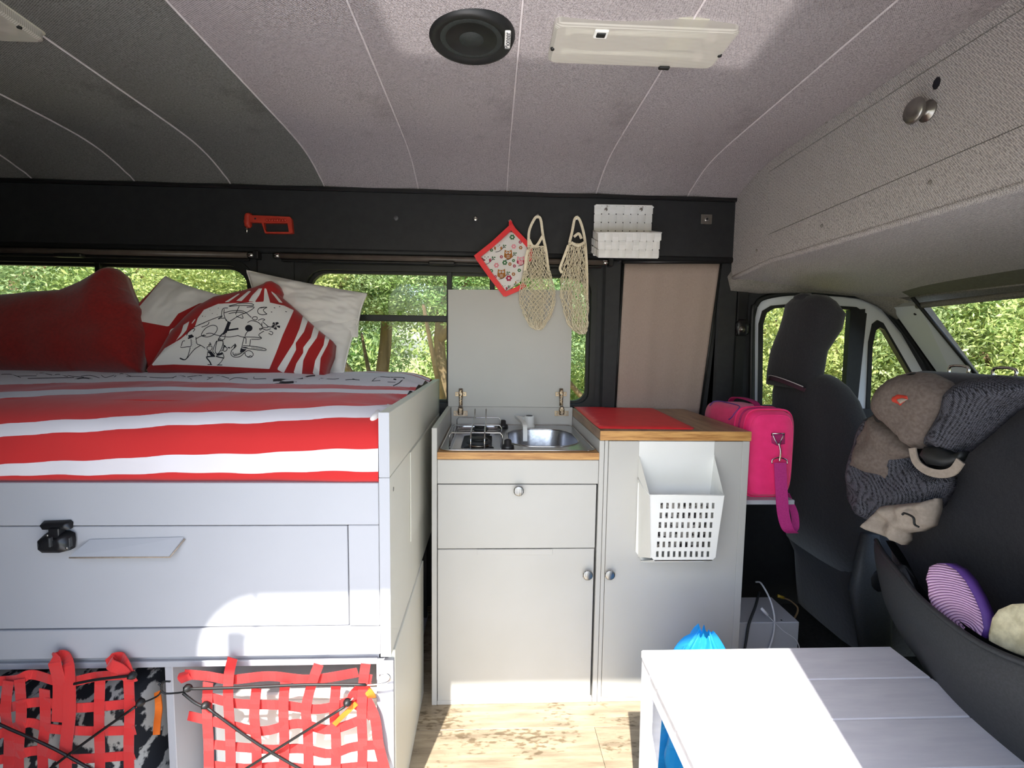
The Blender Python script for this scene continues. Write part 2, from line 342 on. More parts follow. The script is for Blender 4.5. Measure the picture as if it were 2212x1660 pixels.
def inflate(name, poly, mp, bulge, m, parent=None, step=.02, back=0., wr=0., ws=12, width=None, colf=None, power=.5):
    """puffed cloth shape: poly in the (u, v) of mp; height grows inward from the edge"""
    B = []; n = len(poly)
    for i in range(n):
        a = Vector(poly[i][:2]); b = Vector(poly[(i+1) % n][:2]); k = max(1, int((b-a).length/step))
        for j in range(k): B.append(a.lerp(b, j/k))
    A = np.array([(p.x, p.y) for p in B]); A2 = np.roll(A, -1, 0); D = A2-A; DD = np.maximum((D**2).sum(1), 1e-12)
    x0, y0 = A.min(0); x1, y1 = A.max(0); width = width or .35*min(x1-x0, y1-y0)
    def ed(P):
        out = np.empty(len(P))
        for c in range(0, len(P), 2000):
            Q = P[c:c+2000, None, :]-A[None]; t = np.clip((Q*D[None]).sum(2)/DD, 0, 1); out[c:c+2000] = np.sqrt((((Q-t[..., None]*D[None]))**2).sum(2).min(1))
        return out
    def ins(P):
        r = np.zeros(len(P), bool); x, y = P[:, 0], P[:, 1]
        for (ax, ay), (bx, by) in zip(A, A2):
            if ay == by: continue
            r ^= ((ay > y) != (by > y)) & (x < (bx-ax)*(y-ay)/(by-ay)+ax)
        return r
    G = []; y = y0+step/2; r = 0
    while y < y1:
        xs = np.arange(x0+step/2*(1+r % 2), x1, step); G.append(np.stack([xs, np.full_like(xs, y)], 1)); y += step; r += 1
    G = np.concatenate(G) if G else np.zeros((0, 2))
    if len(G): G = G[ins(G)]
    if len(G): G = G[ed(G) > step*.45]
    pts = B+[Vector(p) for p in G]; res = delaunay_2d_cdt(pts, [(i, (i+1) % len(B)) for i in range(len(B))], [], 1, 1e-6)
    vs2, fs = res[0], res[2]; V = []; W = []; cc = []; E_ = ed(np.array([(p.x, p.y) for p in vs2]))
    for p, d in zip(vs2, E_):
        h = bulge*(max(0, 1-(1-min(1, d/width))**2))**power if d > 1e-5 else 0
        if wr and d > 1e-5: h += wr*noise.noise(Vector((p.x*ws, p.y*ws, bulge*50)))*min(1, d/width*2)
        V.append(mp(p.x, p.y, h)); W.append(mp(p.x, p.y, -back))
        if colf: cc.append(colf(V[-1]))
    k = len(V); nb = len(B); F = [tuple(f) for f in fs]+[tuple(i+k for i in reversed(f)) for f in fs]
    F += [(i, i+k, (i+1) % nb+k, (i+1) % nb) for i in range(nb)]
    o = mk(name, V+W, F, m, parent, True, fl=('print', cc+cc) if colf else None)
    bm = bmesh.new(); bm.from_mesh(o.data); bmesh.ops.recalc_face_normals(bm, faces=bm.faces[:]); bm.to_mesh(o.data); bm.free(); return o
class Tilt:
    """a tilted working plane through three points: u along O-A, v towards B"""
    def __init__(s, O, A, B):
        s.O = Vector(O); s.U = (Vector(A)-s.O).normalized(); w_ = Vector(B)-s.O; s.V = (w_-s.U*w_.dot(s.U)).normalized(); s.N = s.U.cross(s.V)
        if s.N.dot(CAM-s.O) < 0: s.N = -s.N
    def mp(s, u, v, h): return s.O+s.U*u+s.V*v+s.N*h
    def px(s, x, y):
        d = pray(x, y); k = (s.O-CAM).dot(s.N)/d.dot(s.N); P = CAM+d*k-s.O; return (P.dot(s.U), P.dot(s.V))
    def poly(s, L): return [s.px(*p) for p in L]
def ipx(poly, fn): return [fn(x, y) for x, y in poly]
def Yp(Y0):   # plane at depth Y0 facing the camera; h comes out towards the room
    return (lambda u, v, h: Vector((u, Y0-h, v))), (lambda x, y: (aY(x, y, Y0).x, aY(x, y, Y0).z))
def Xp(X0):
    return (lambda u, v, h: Vector((X0-h, u, v))), (lambda x, y: (aX(x, y, X0).y, aX(x, y, X0).z))
def pxY(poly, Y): m, f = Yp(Y); return [f(x, y) for x, y in poly]
def pxX(poly, X): m, f = Xp(X); return [f(x, y) for x, y in poly]

# ------------------------------------------------------------------ the van body: floor, ceiling, walls
YW = 2.33
ground = mk('ground', [(-60, -60, -.5), (60, -60, -.5), (60, 60, -.5), (-60, 60, -.5)], [(0, 1, 2, 3)], 'ground'); tag(ground, 'dry grassy ground outside the van', 'ground', kind='structure')
patio = box('trim_1', -6, 6, -7, .0, -.5, -.485, 'patio'); tag(patio, 'pale gravel outside the sliding door', 'gravel', kind='structure')
fl = box('floor', -2.6, 1.12, .3, YW, -.06, -.004, 'black'); tag(fl, 'pale wood look vinyl plank floor of the van', 'floor', kind='structure')
yy = YW-.005; row = 0; fy = [1.541-.186*k for k in range(7)]
for k, ys in enumerate([YW-.005]+[1.541+.186*j for j in (3, 2, 1, 0)]+[1.541-.186*j for j in range(1, 7)]):
    if k == 0: top = ys; continue
    y0 = max(ys, .31); x = -2.59-.35*(k % 3)
    if ys < top-.01 and top > .33:
        while x < 1.12:
            x1 = min(x+1.22, 1.12); x0 = max(x, -2.59)
            if x1-x0 > .05: box('plank', x0+.0006, x1-.0006, y0+.0007, top-.0007, -.004, .0, 'floor', fl, .0006)
            x += 1.22
    top = ys
cabfloor = box('trim_2', 1.122, 3.4, .3, 2.36, -.06, .0, 'carpet'); tag(cabfloor, 'black carpeted cab floor beside the kitchen', 'carpet', kind='structure')
# ceiling: curved headlining, welts along it
def cz(y):
    pts = [(.25, 1.95), (.4, 2.05), (.65, 2.11), (1.0, 2.125), (1.9, 2.12), (2.08, 2.112), (2.2, 2.08), (2.28, 2.05), (2.335, 2.02)]
    return float(np.interp(y, [p[0] for p in pts], [p[1] for p in pts]))
ys = np.concatenate([np.linspace(.25, .65, 8), np.linspace(.7, 1.9, 12), np.linspace(1.95, 2.335, 14)])
def czs(y): return (cz(y-.06)+cz(y)+cz(y+.06))/3 if .31 < y < 2.27 else cz(y)
SEAM = [-2.50, -2.071, -1.623, -1.199, -.777, -.348, .065, .486, .925]
def sag(x): # each panel of cloth dips between its welts
    s = [v for v in SEAM+[1.3]]
    for a, b in zip(s[:-1], s[1:]):
        if a <= x <= b: return -.016*math.sin(math.pi*(x-a)/(b-a))
    return 0
ceil = box('ceiling', -2.6, 1.2, .25, 2.335, 2.132, 2.14, 'black', None, 0)
EDG = [-2.6]+SEAM[0:0]+SEAM+[1.22]
for xa, xb in zip(EDG[:-1], EDG[1:]):
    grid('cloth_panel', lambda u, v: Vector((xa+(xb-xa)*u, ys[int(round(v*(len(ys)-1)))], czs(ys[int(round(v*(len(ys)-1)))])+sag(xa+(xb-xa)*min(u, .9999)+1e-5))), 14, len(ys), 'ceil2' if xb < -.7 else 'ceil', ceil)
tag(ceil, 'grey woven cloth ceiling with pale welted seams', 'ceiling', kind='structure')
for X in SEAM: tube('seam', [(X, y, czs(y)-.002) for y in ys if y > .3], .0032, 'greytape', ceil, 6)
roof = box('trim_3', -2.66, 2.0, .22, 2.42, 2.15, 2.19, 'vanwhite'); tag(roof, 'white sheet metal roof above the headliner', 'roof', kind='structure')
# back wall (facing the camera) with two windows
W1 = rrect(-2.5, -1.135, 1.02, 1.682, (.09, .09, .06, .06)); W2 = rrect(-.892, .492, 1.02, 1.682, (.0, .09, .06, .06))
W2 = rrect(-.892, .492, 1.02, 1.672, (.09, .09, .06, .06))
W3 = rrect(.64, 1.09, 1.0, 1.70, .03)
wb = plate('wall_back', [(-2.6, -.06), (1.2, -.06), (1.2, 2.12), (-2.6, 2.12)], [W1, W2], YW, YW+.05, mpY, 'black'); tag(wb, 'black lined van wall behind bed and kitchen', 'wall', kind='structure')
# raised upper band and its lower lip
box('upper_band', -2.6, 1.19, YW-.03, YW, 1.74, 2.03, 'black', wb, .006)
box('band_rail', -2.6, 1.19, YW-.045, YW, 2.012, 2.03, 'blackp', wb, .004)
tube('band_lip', [(-2.6, YW-.02, 1.742), (1.17, YW-.02, 1.742)], .016, 'black', wb, 12)
for X0, X1 in ((-1.10, -.93), (.535, .625), (1.10, 1.2)):
    box('pillar_pad', X0, X1, YW-.022, YW, .9, 1.735, 'black', wb, .01)
def winthing(n, W, label, mull=None, bar=None):
    f = T('window_%d' % n, label, 'window', (W[0][0], YW, 1.35)); f['kind'] = 'structure'
    cx = (min(p[0] for p in W)+max(p[0] for p in W))/2; czz = 1.35
    def off(d): return [(cx+(p[0]-cx)*(1+d/(max(q[0] for q in W)-cx)), czz+(p[1]-czz)*(1+d/.33)) for p in W]
    plate('rubber_seal', off(.014), [off(-.012)], YW-.012, YW+.02, mpY, 'rubber', f)
    plate('outer_frame', off(.002), [off(-.024)], YW+.02, YW+.05, mpY, 'rubber', f)
    plate('pane', off(-.005), [], YW+.03, YW+.034, mpY, 'glass', f)
    for X in (mull or []): box('mullion', X-.012, X+.012, YW+.0, YW+.045, 1.02, 1.68, 'rubber', f, .002)
    for (a, b, z) in (bar or []): box('slider_bar', a, b, YW+.005, YW+.045, z-.018, z+.012, 'rubber', f, .002)
    return f
winthing(1, W1, 'long dark framed side window behind the pillows', [-1.83])
winthing(2, W2, 'dark framed sliding side window behind the kitchen lid', [-.206, .0], [(-.892, -.206, 1.442)])
# third window is closed off by a taupe blind
rb = T('window_blind', 'taupe cloth blind covering the narrow window right of the kitchen', 'blind', (.865, YW-.01, 1.0))
c4 = [aY(1349, 570, YW-.02), aY(1555, 570, YW-.02), aY(1508, 905, YW-.02), aY(1330, 905, YW-.02)]
grid('blind_cloth', lambda u, v: c4[3].lerp(c4[2], u).lerp(c4[0].lerp(c4[1], u), v)+Vector((0, -.004*math.sin(u*9)*(1-v)-.002*math.sin(u*25), 0)), 40, 16, 'brownblind', rb, thick=.002)
tube('top_rod', [c4[0]+Vector((-.01, -.005, .008)), c4[1]+Vector((.02, -.005, .008))], .009, 'blackp', rb)
tube('side_channel', [c4[1]+Vector((.006, 0, 0)), c4[2]+Vector((.006, 0, 0))], .006, 'rubber', rb)
tube('side_channel', [c4[0]+Vector((-.006, 0, 0)), c4[3]+Vector((-.006, 0, 0))], .006, 'rubber', rb)
# blind tubes above the windows
for n_, (xa, xb, lab) in enumerate((((-2.5), -1.12, 'dark roller blind tube above the left window behind the pillows'), (-.975, .52, 'brown grey roller blind tube above the window behind the net bags'))):
    r_ = T('roller_blind', lab, 'blind', ((xa+xb)/2, YW-.05, 1.71))
    tube('tube', [(xa, YW-.05, 1.712), (xb, YW-.05, 1.712)], .013, 'tube', r_, 16)
    tube('end_cap', [(xb, YW-.05, 1.712), (xb+.028, YW-.05, 1.712)], .0125, 'chrome', r_, 16)
    if n_: tube('end_cap', [(xa-.028, YW-.05, 1.712), (xa, YW-.05, 1.712)], .0125, 'chrome', r_, 16)
    box('bottom_bar', xa, xb, YW-.045, YW-.028, 1.688, 1.699, 'blackp', r_, .003)
    xc = -1.90 if not n_ else -.235
    box('pull_tab', xc-.06, xc+.06, YW-.075, YW-.045, 1.684, 1.70, 'blackp', r_, .004)
    box('bracket', xb+.028, xb+.05, YW-.065, YW-.02, 1.695, 1.73, 'blackp', r_, .003)
# near-side wall with the open sliding door (behind the camera), rear and front closures
DO = rrect(-.945, .605, -.3, 1.848, (.04, .16, 0, 0), 8)
NW = plate('wall_front', [(-2.66, -.4), (3.4, -.4), (3.4, 1.2), (2.3, 1.62), (2.2, 2.19), (-2.66, 2.19)], [[(p[0], max(p[1], -.06)) for p in DO], rrect(1.25, 2.1, 1.0, 1.55, .06)], .26, .30, mpY, 'lam')
tag(NW, 'near side of the van around the open sliding door', 'wall', kind='structure')
rw = box('wall_left', -2.66, -2.6, .26, 2.42, -.06, 2.19, 'black'); tag(rw, 'black rear end wall beyond the bed', 'wall', kind='structure')
ob = box('trim_4', -2.66, 3.4, YW+.05, YW+.09, -.45, .99, 'vanwhite'); tag(ob, 'white outer side panel of the van', 'panel', kind='structure')
# ------------------------------------------------------------------ overcab locker and headlining over the cab
XL = 1.17
lk = T('overcab_locker', 'grey cloth overhead locker with round knob above the cab', 'locker', (1.5, 1.3, 1.7))
# face frame with the recessed flap opening
O_ = [(YW, 1.66), (YW-.02, 1.99), (2.29, 2.05), (2.22, 2.10), (2.1, 2.118), (.32, 2.12), (.32, 1.69), (2.0, 1.686)]
fl_open = pxX([(1662, 372), (1662, 508), (2300, 236), (2300, -40)], XL-.006)
plate('face_frame', O_, [fl_open], XL-.012, XL+.01, mpX, 'lock', lk)
cy_ = sum(p[0] for p in fl_open)/4; cz_ = sum(p[1] for p in fl_open)/4
flap = [(cy_+(p[0]-cy_)*.993, cz_+(p[1]-cz_)*.975) for p in fl_open]
fo = plate('flap', flap, [], XL-.010, XL+.01, mpX, 'lock', lk)
kp = aX(1990, 240, XL-.03); lathe('knob', [(.026, 0), (.027, .004), (.012, .006), (.011, .03), (.030, .033), (.033, .038), (.029, .045), (.012, .049), (0, .05)], (XL-.011, kp.y, kp.z), (-1, 0, 0), 'alu', fo, 28)
kq = aX(2022, 180, XL-.012); inflate('worn_hole', [(kq.y+.012*math.cos(a), kq.z+.016*math.sin(a)) for a in np.linspace(0, 6.1, 9)], lambda u, v, h: Vector((XL-.0108-h, u, v)), .0008, 'ink', lk, .01)
for px_ in [(1640, 368), (1786, 263), (2020, 95), (1635, 541), (1776, 488), (2010, 394)]:
    q = aX(*px_, XL-.012); lathe('fixing_button', [(.005, 0), (.006, .002), (.004, .004), (0, .0045)], (XL-.012, q.y, q.z), (-1, 0, 0), 'gtrim', lk, 10)
# shelf underside sweeping down to the windscreen
def under(u, v):
    y = .32+(YW-.32)*v; x = XL+(2.06-XL)*u
    edge = max(0, (v-.86)/.14)
    z = 1.688-.028*v**4 + (-.015*math.sin(u*3.1)) - .09*u**1.5 - .02*edge**2*(1-u)
    return Vector((x-.10*edge*u, y, z))
hl = grid('ceiling_cab', under, 24, 30, 'lock'); hl.name = 'trim_5'; tube('locker_edge', [(XL-.004, y, 1.684) for y in (.34, 1.2, 1.9, 2.0)]+[(XL-.004, YW-.02, 1.655)], .012, 'lock', lk, 8, 3); tag(hl, 'grey cloth headlining over the driving seats', 'headliner', kind='structure')
# side drop of the headliner along the door top
dm, df = Yp(YW-.025)
dl = pxY([(1572, 598), (1579, 628), (1640, 634), (1760, 632), (1850, 640), (1900, 660), (1940, 690), (1972, 680), (1988, 655), (1985, 600), (1900, 560), (1700, 556), (1600, 556)], YW-.025)
sd = inflate('trim_6', dl, dm, .03, 'gtrim', None, .03, back=.02, width=.06); tag(sd, 'dark grey moulded felt trim above the cab door', 'trim', kind='structure')
vz = T('sun_visor', 'olive grey sun visor folded up above the windscreen', 'visor', aX(2060, 600, 1.85))
vp_ = [aX(1900, 604, 1.80), aX(2230, 541, 1.80), aX(2230, 612, 1.94), aX(1965, 641, 1.94)]
vis = mat('olive_vinyl', rgb(96, 96, 82), .8, ns=80, col2=rgb(104, 104, 90)); MAT['vis'] = vis
def visf(o):
    return [p+Vector((o, 0, o)) for p in vp_]
V_ = visf(0)+visf(.02); mk('visor_panel', V_, [(0, 1, 2, 3), (7, 6, 5, 4), (0, 4, 5, 1), (1, 5, 6, 2), (2, 6, 7, 3), (3, 7, 4, 0)], 'vis', vz)
tube('hinge_rod', [vp_[0]+Vector((.005, 0, .012)), vp_[1]+Vector((.005, 0, .012))], .009, 'blackp', vz)
tube('edge_piping', [vp_[3], vp_[2]], .004, 'gtrim', vz)
# cab side: black pillar, door with two windows, A pillar, windscreen
YD = YW-.01
bp_out = pxY([(1556, 590), (1985, 640), (2112, 815), (2112, 1000), (2040, 2000), (1500, 2000), (1520, 900)], YW+.02)
big = pxY([(1626, 900), (1626, 690), (1634, 655), (1660, 640), (1730, 632), (1850, 640), (1905, 665), (1950, 720), (1995, 800), (2030, 900)], YW+.02)
cw = plate('wall_right', bp_out, [big], YW, YW+.045, mpY, 'black'); tag(cw, 'black plastic pillar and door lining beside the driving seat', 'wall', kind='structure')
dr = T('door_1', 'white painted cab door frame around the driver window', 'door', aY(1750, 900, YW+.03)); dr['kind'] = 'structure'
dout = pxY([(1618, 905), (1622, 690), (1630, 660), (1650, 648), (1730, 640), (1850, 648), (1898, 672), (1940, 728), (1985, 800), (2035, 905)], YW+.03)
win = pxY([(1636, 890), (1638, 700), (1646, 672), (1664, 661), (1730, 655), (1848, 664), (1870, 678), (1848, 890)], YW+.03)
qwin = pxY([(1870, 890), (1876, 740), (1884, 702), (1894, 694), (1906, 700), (1984, 835), (1999, 868), (1980, 895)], YW+.03)
plate('door_frame', [(p[0]+(.018 if p[0] > 1.6 else -.012), p[1]+(.022 if p[1] > 1.3 else 0)) for p in dout], [win, qwin], YW+.03, YW+.06, mpY, 'vanwhite', dr)
def ring(loop, y, r, nm):
    L = loop+[loop[0], loop[1]]; tube(nm, [(p[0], y, p[1]) for p in L], r, 'rubber', dr, 8)
def shr(loop, k): cx = sum(p[0] for p in loop)/len(loop); c_ = sum(p[1] for p in loop)/len(loop); return [(cx+(p[0]-cx)*k, c_+(p[1]-c_)*k) for p in loop]
plate('window_rubber', shr(win, 1.0), [shr(win, .91)], YW+.022, YW+.05, mpY, 'rubber', dr)
plate('quarter_window_rubber', shr(qwin, 1.02), [shr(qwin, .86)], YW+.022, YW+.05, mpY, 'rubber', dr)
ch = pxY([(1866, 668), (1834, 670), (1820, 900), (1846, 900)], YW+.02); plate('window_channel', ch, [], YW+.01, YW+.04, mpY, 'rubber', dr)
plate('window_glass', shr(win, .97), [], YW+.04, YW+.043, mpY, 'wsg', dr); plate('quarter_glass', shr(qwin, .97), [], YW+.04, YW+.043, mpY, 'wsg', dr)
tube('door_seal', [(p[0], YW-.003, p[1]) for p in pxY([(1620, 1000), (1624, 700), (1632, 660), (1655, 642), (1730, 633), (1850, 640), (1905, 662), (1955, 718), (2010, 800), (2075, 900)], YW)], .013, 'rubber', dr, 8, 4)
# belt anchor on the pillar
ba = T('seat_belt', 'black seat belt hanging from its height adjuster on the cab pillar', 'seat belt', aY(1602, 712, YW-.02))
box('adjuster_rail', *[aY(1592, 660, YW-.01).x, aY(1615, 660, YW-.01).x], YW-.02, YW-.001, 1.38, 1.60, 'blackp', ba, .004)
q = aY(1602, 712, YW-.03); lathe('anchor_bolt', [(.016, 0), (.016, .004), (.008, .005), (.008, .010), (0, .011)], (q.x, YW-.03, q.z), (0, -1, 0), 'alu', ba, 16)
inflate('anchor_cover', pxY([(1588, 700), (1596, 690), (1612, 690), (1620, 704), (1616, 724), (1592, 724)], YW-.02), lambda u, v, h: Vector((u, YW-.02-h, v)), .012, 'blackp', ba, .01)
strip('belt_webbing', [aY(1600, 728, YW-.025), aY(1596, 800, YW-.03), aY(1588, 960, YW-.04)], .045, 'rubber', ba, sm=4)
# A pillar and windscreen
ap = T('trim_7', 'white painted windscreen pillar beside the windscreen', 'pillar', aY(2030, 740, 2.25)); ap['kind'] = 'structure'
pa, pb = aY(1985, 660, 2.16), aY(2118, 822, 2.16); pc, pd = aY(1925, 665, 2.30), aY(2035, 835, 2.30)
dn = (pb-pa).normalized(); pb2 = pb+dn*.3; pd2 = pd+dn*.3
mk('pillar_face', [pa, pb2, pd2, pc, pa+Vector((.03, .05, .02)), pb2+Vector((.03, .05, .02)), pd2+Vector((.03, .03, .02)), pc+Vector((.03, .03, .02))], [(0, 1, 2, 3), (7, 6, 5, 4), (0, 4, 5, 1), (1, 5, 6, 2), (2, 6, 7, 3), (3, 7, 4, 0)], 'vanwhite', ap)
tube('pillar_rubber', [pa-dn*.05, pb2], .008, 'rubber', ap)
q = pa.lerp(pc, .35)+dn*.05+Vector((-.003, -.004, 0)); lathe('pillar_plug', [(.007, 0), (.006, .003), (0, .004)], q, (-.5, -.8, 0), 'rubber', ap, 12)
wt1 = aX(2212, 627, 2.16); ws = T('window_3', 'large windscreen at the front of the cab', 'windscreen', (2.3, 1.3, 1.3)); ws['kind'] = 'structure'
mk('windscreen_pane', [pa+Vector((.02, 0, 0)), Vector((2.12, .35, pa.z+.03)), Vector((3.1, .35, .95)), pb2+dn*.35+Vector((.02, 0, 0))], [(0, 1, 2, 3)], 'wsg', ws)
hd = [under(1, v) for v in np.linspace(0, 1, 12)]; grid('header_panel', lambda u, v: hd[int(round(u*11))].lerp(Vector((2.10, hd[int(round(u*11))].y, pa.z+.018+.03*(1-u))), v)+Vector((0, 0, .004*(1-v))), 12, 4, 'gtrim', ws, thick=.006)
tube('header_seal', [pa+Vector((.01, .02, .0)), Vector((2.1, 1.3, pa.z+.025)), Vector((2.12, .35, pa.z+.03))], .014, 'gtrim', ws, 8, 6)
dash = loft('dash', [((2.75, .35, .8), .35, .20), ((2.75, 2.3, .8), .35, .20)], 'greyp', None, 24, 3, 'y'); dash.name = 'dashboard'; tag(dash, 'dark grey plastic dashboard under the windscreen', 'dashboard')

# ------------------------------------------------------------------ bed
bed = T('day_bed', 'white painted day bed frame with a drawer front', 'bed', (-1.2, 1.7, .52))
YB = 1.17
def lam(name, *a, p=bed, b=.0015, m='lam'): return box(name, *a, m, p, b)
lam('side_panel', -.275, -.249, YB+.002, 2.31, .988, 1.150, m='lam_lit'); lam('side_panel', -.275, -.249, YB+.002, 2.31, .521, .9865, m='lam_lit'); lam('edge_band', -.275, -.249, YB, YB+.002, .988, 1.150, b=0); lam('edge_band', -.275, -.249, YB, YB+.002, .521, .9865, b=0)
lam('side_flap', -.2485, -.2455, 1.46, 2.28, .70, .985, m='lam_lit')
lathe('cam_lock', [(.006, 0), (.0055, .001), (.002, .0012)], (-.249, 1.215, .945), (1, 0, 0), 'alu', bed, 12)
lam('front_rail', -2.5, -.277, YB+.004, YB+.03, .866, .973)
dwr = lam('drawer_front', -2.45, -.356, YB+.008, YB+.03, .602, .8625)
lam('corner_stile', -.353, -.277, YB+.004, YB+.03, .602, .865); lam('bottom_rail', -2.5, -.277, YB+.004, YB+.03, .525, .600)
lam('slat_base', -2.5, -.277, YB+.03, 2.31, .93, .95, b=0); lam('drawer_box', -2.4, -.4, YB+.031, 2.0, .61, .84, b=0)
# slanted pull handle plate
h = [aY(163, 1196, YB), aY(375, 1195, YB), aY(393, 1163, YB), aY(190, 1168, YB)]
mk('pull_handle', [h[0]+Vector((0, -.018, 0)), h[1]+Vector((0, -.018, 0)), h[2]+Vector((0, .006, 0)), h[3]+Vector((0, .006, 0)), h[0]+Vector((0, -.016, -.004)), h[1]+Vector((0, -.016, -.004)), h[2]+Vector((.0, .008, -.006)), h[3]+Vector((0, .008, -.006))], [(0, 1, 2, 3), (7, 6, 5, 4), (0, 4, 5, 1), (1, 5, 6, 2), (2, 6, 7, 3), (3, 7, 4, 0)], 'lam', dwr)
tube('foam_edge', [h[0]+Vector((0, -.017, -.003)), h[1]+Vector((.002, -.017, -.003)), h[2]+Vector((.004, .004, -.004))], .0022, 'canvas2', dwr, 6)
lk2 = T('drawer_catch', 'black plastic push catch holding the bed drawer shut', 'catch', aY(128, 1160, YB-.02))
m_, f_ = Yp(YB+.002)
inflate('upper_plate', pxY([(88, 1132), (94, 1126), (152, 1124), (157, 1129), (156, 1141), (150, 1145), (92, 1145), (88, 1141)], YB), m_, .016, 'blackp', lk2, .01, width=.008)
inflate('lower_body', pxY([(95, 1155), (106, 1149), (150, 1147), (161, 1152), (163, 1168), (161, 1184), (150, 1190), (104, 1190), (96, 1182)], YB), m_, .030, 'blackp', lk2, .01, width=.010)
a = aY(123, 1150, YB-.01); box('pivot_neck', a.x-.012, a.x+.012, YB-.02, YB, a.z-.012, a.z+.012, 'blackp', lk2)
for p_ in ((101, 1158), (143, 1185)):
    q = aY(*p_, YB-.03); lathe('screw', [(.003, 0), (.003, .001), (0, .0015)], (q.x, YB-.029, q.z), (0, -1, 0), 'alu', lk2, 8)
for (xa_, xb_) in ((106, 112), (150, 154)):
    q, q2 = aY(xa_, 1162, YB-.03), aY(xb_, 1182, YB-.03); box('rib', q.x, q2.x, YB-.034, YB-.025, q2.z, q.z, 'greyp', lk2, .001)
# carcass the bed stands on
sh = T('storage_unit', 'white open storage base under the bed with two compartments', 'storage unit', (-1.2, 1.6, 0))
lam('top_board', -2.5, -.26, YB+.03, 2.2, .485, .519, p=sh); lam('end_panel', -.287, -.244, YB+.03, 1.72, 0.0, .519, p=sh, m='lam_lit')
lam('end_edge_strip', -.289, -.246, YB+.012, YB+.03, 0, .50, p=sh)
lam('divider', -.832, -.812, YB+.03, 2.2, 0, .485, p=sh); lam('bottom_board', -2.5, -.29, YB+.03, 2.2, .02, .04, p=sh); lam('back_board', -2.5, -.29, 2.15, 2.17, .04, .485, p=sh, m='black')
lam('top_lip', -2.5, -.288, YB+.02, YB+.03, .487, .503, p=sh)
# duvet
BND = {0: [1030, 1005, 945, 918, 862, 848, 832], 300: [1024, 988, 924, 897, 844, 836, 823], 820: [1019, 969, 900, 875, 850, 842, 834]}
def bidx(P):
    px, py = topx(P); px = max(-600, min(1000, px)); a = (0, 300) if px < 300 else (300, 820); t = (px-a[0])/(a[1]-a[0])
    b = [BND[a[0]][i]*(1-t)+BND[a[1]][i]*t for i in range(7)]
    wv = 1.5*math.sin(px*.02)+1.0*math.sin(px*.053+1)
    py += wv*(1 if P[1] < 1.35 else .5)
    if py >= b[0]: return .99-min(.9, (py-b[0])/40)
    for i in range(6):
        if b[i+1] <= py < b[i]: return 1+i+(b[i]-py)/(b[i]-b[i+1])-.0
    return 7.5
def stripeidx(P):
    if P[1] > 2.14: return 10.5+(P[1]-2.14)*30
    s = bidx(P)
    return min(s, 7.5)
PROF = [(1.185, .972), (1.172, .985), (1.170, 1.02), (1.174, 1.06), (1.185, 1.095), (1.21, 1.125), (1.25, 1.147), (1.31, 1.163), (1.40, 1.174), (1.55, 1.182), (1.8, 1.186), (2.1, 1.188), (2.22, 1.185), (2.28, 1.165), (2.30, 1.12)]
PS = smoothpts([(0, a, b) for a, b in PROF], 10)
# even parameter along arc, denser in front
arc = [0]
for a, b in zip(PS[:-1], PS[1:]): arc.append(arc[-1]+(b-a).length)
def prof(t):
    s = t**1.5*arc[-1]; i = min(np.searchsorted(arc, s), len(arc)-1); i = max(i, 1); k = (s-arc[i-1])/max(arc[i]-arc[i-1], 1e-9); p = PS[i-1].lerp(PS[i], k); return p.y, p.z
def duv(u, v):
    y, z = prof(v); x = -2.48+(2.48-.277)*u
    e = max(0, (x+.42)/.136); top_ = max(0, min(1, (y-1.2)/.2))
    n1 = noise.noise(Vector((x*3, y*3, z*4)))*.012+noise.noise(Vector((x*9-y*5, y*5, z*12+x*3)))*.006
    n2 = .006*math.sin((x*1.2+z*2.4)*14)*max(0, noise.noise(Vector((x*2, z*3, 3)))+.25)
    if top_ < .5: y -= n1*.5+n2
    z += n1*top_*.9 - e*e*.030*top_
    if top_ > .5 and x > -.5: z += .006*math.sin(y*32)*e
    return Vector((x, y+.004, z))
dmat = mat('striped_duvet_cotton', rgb(222, 216, 220), .85, bs=(9, .25, .01), sheen=.2)
t_ = dmat.node_tree; at_ = N(t_, 'ShaderNodeAttribute', attribute_name='stripe'); md_ = N(t_, 'ShaderNodeMath', operation='FLOORED_MODULO'); md_.inputs[1].default_value = 2
lt_ = N(t_, 'ShaderNodeMath', operation='LESS_THAN'); lt_.inputs[1].default_value = 1; mx_ = N(t_, 'ShaderNodeMixRGB'); mx_.inputs[1].default_value = rgb(222, 216, 220); mx_.inputs[2].default_value = rgb(196, 32, 32)
t_.links.new(at_.outputs['Fac'], md_.inputs[0]); t_.links.new(md_.outputs[0], lt_.inputs[0]); t_.links.new(lt_.outputs[0], mx_.inputs[0]); t_.links.new(mx_.outputs[0], t_.nodes['Principled BSDF'].inputs['Base Color'])
dv = T('duvet', 'red and white striped circus print duvet spread over the bed', 'duvet', (-1.2, 1.75, .95))
dvo = grid('duvet_cover', duv, 330, 260, dmat, dv, fl=('stripe', stripeidx))
mt_ = loft('mattress', [((-1.39, 1.75, .951), 1.095, .50), ((-1.39, 1.75, 1.0), 1.098, .51), ((-1.39, 1.75, 1.10), 1.098, .51), ((-1.39, 1.75, 1.128), 1.09, .50)], 'cotton', dv, 40, 14)
# white lining showing at the foot corner
tube('lining_fold', [Vector((-.300+.006*math.sin(k*.9), 1.205+.018*k, 1.128+.004*math.sin(k*.7))) for k in range(32)], .02, 'cotton', dv, 10, 0, [min(1, .25+k*.15)*(.018+.006*math.sin(k*1.1)+.004*math.sin(k*2.3)) for k in range(32)])

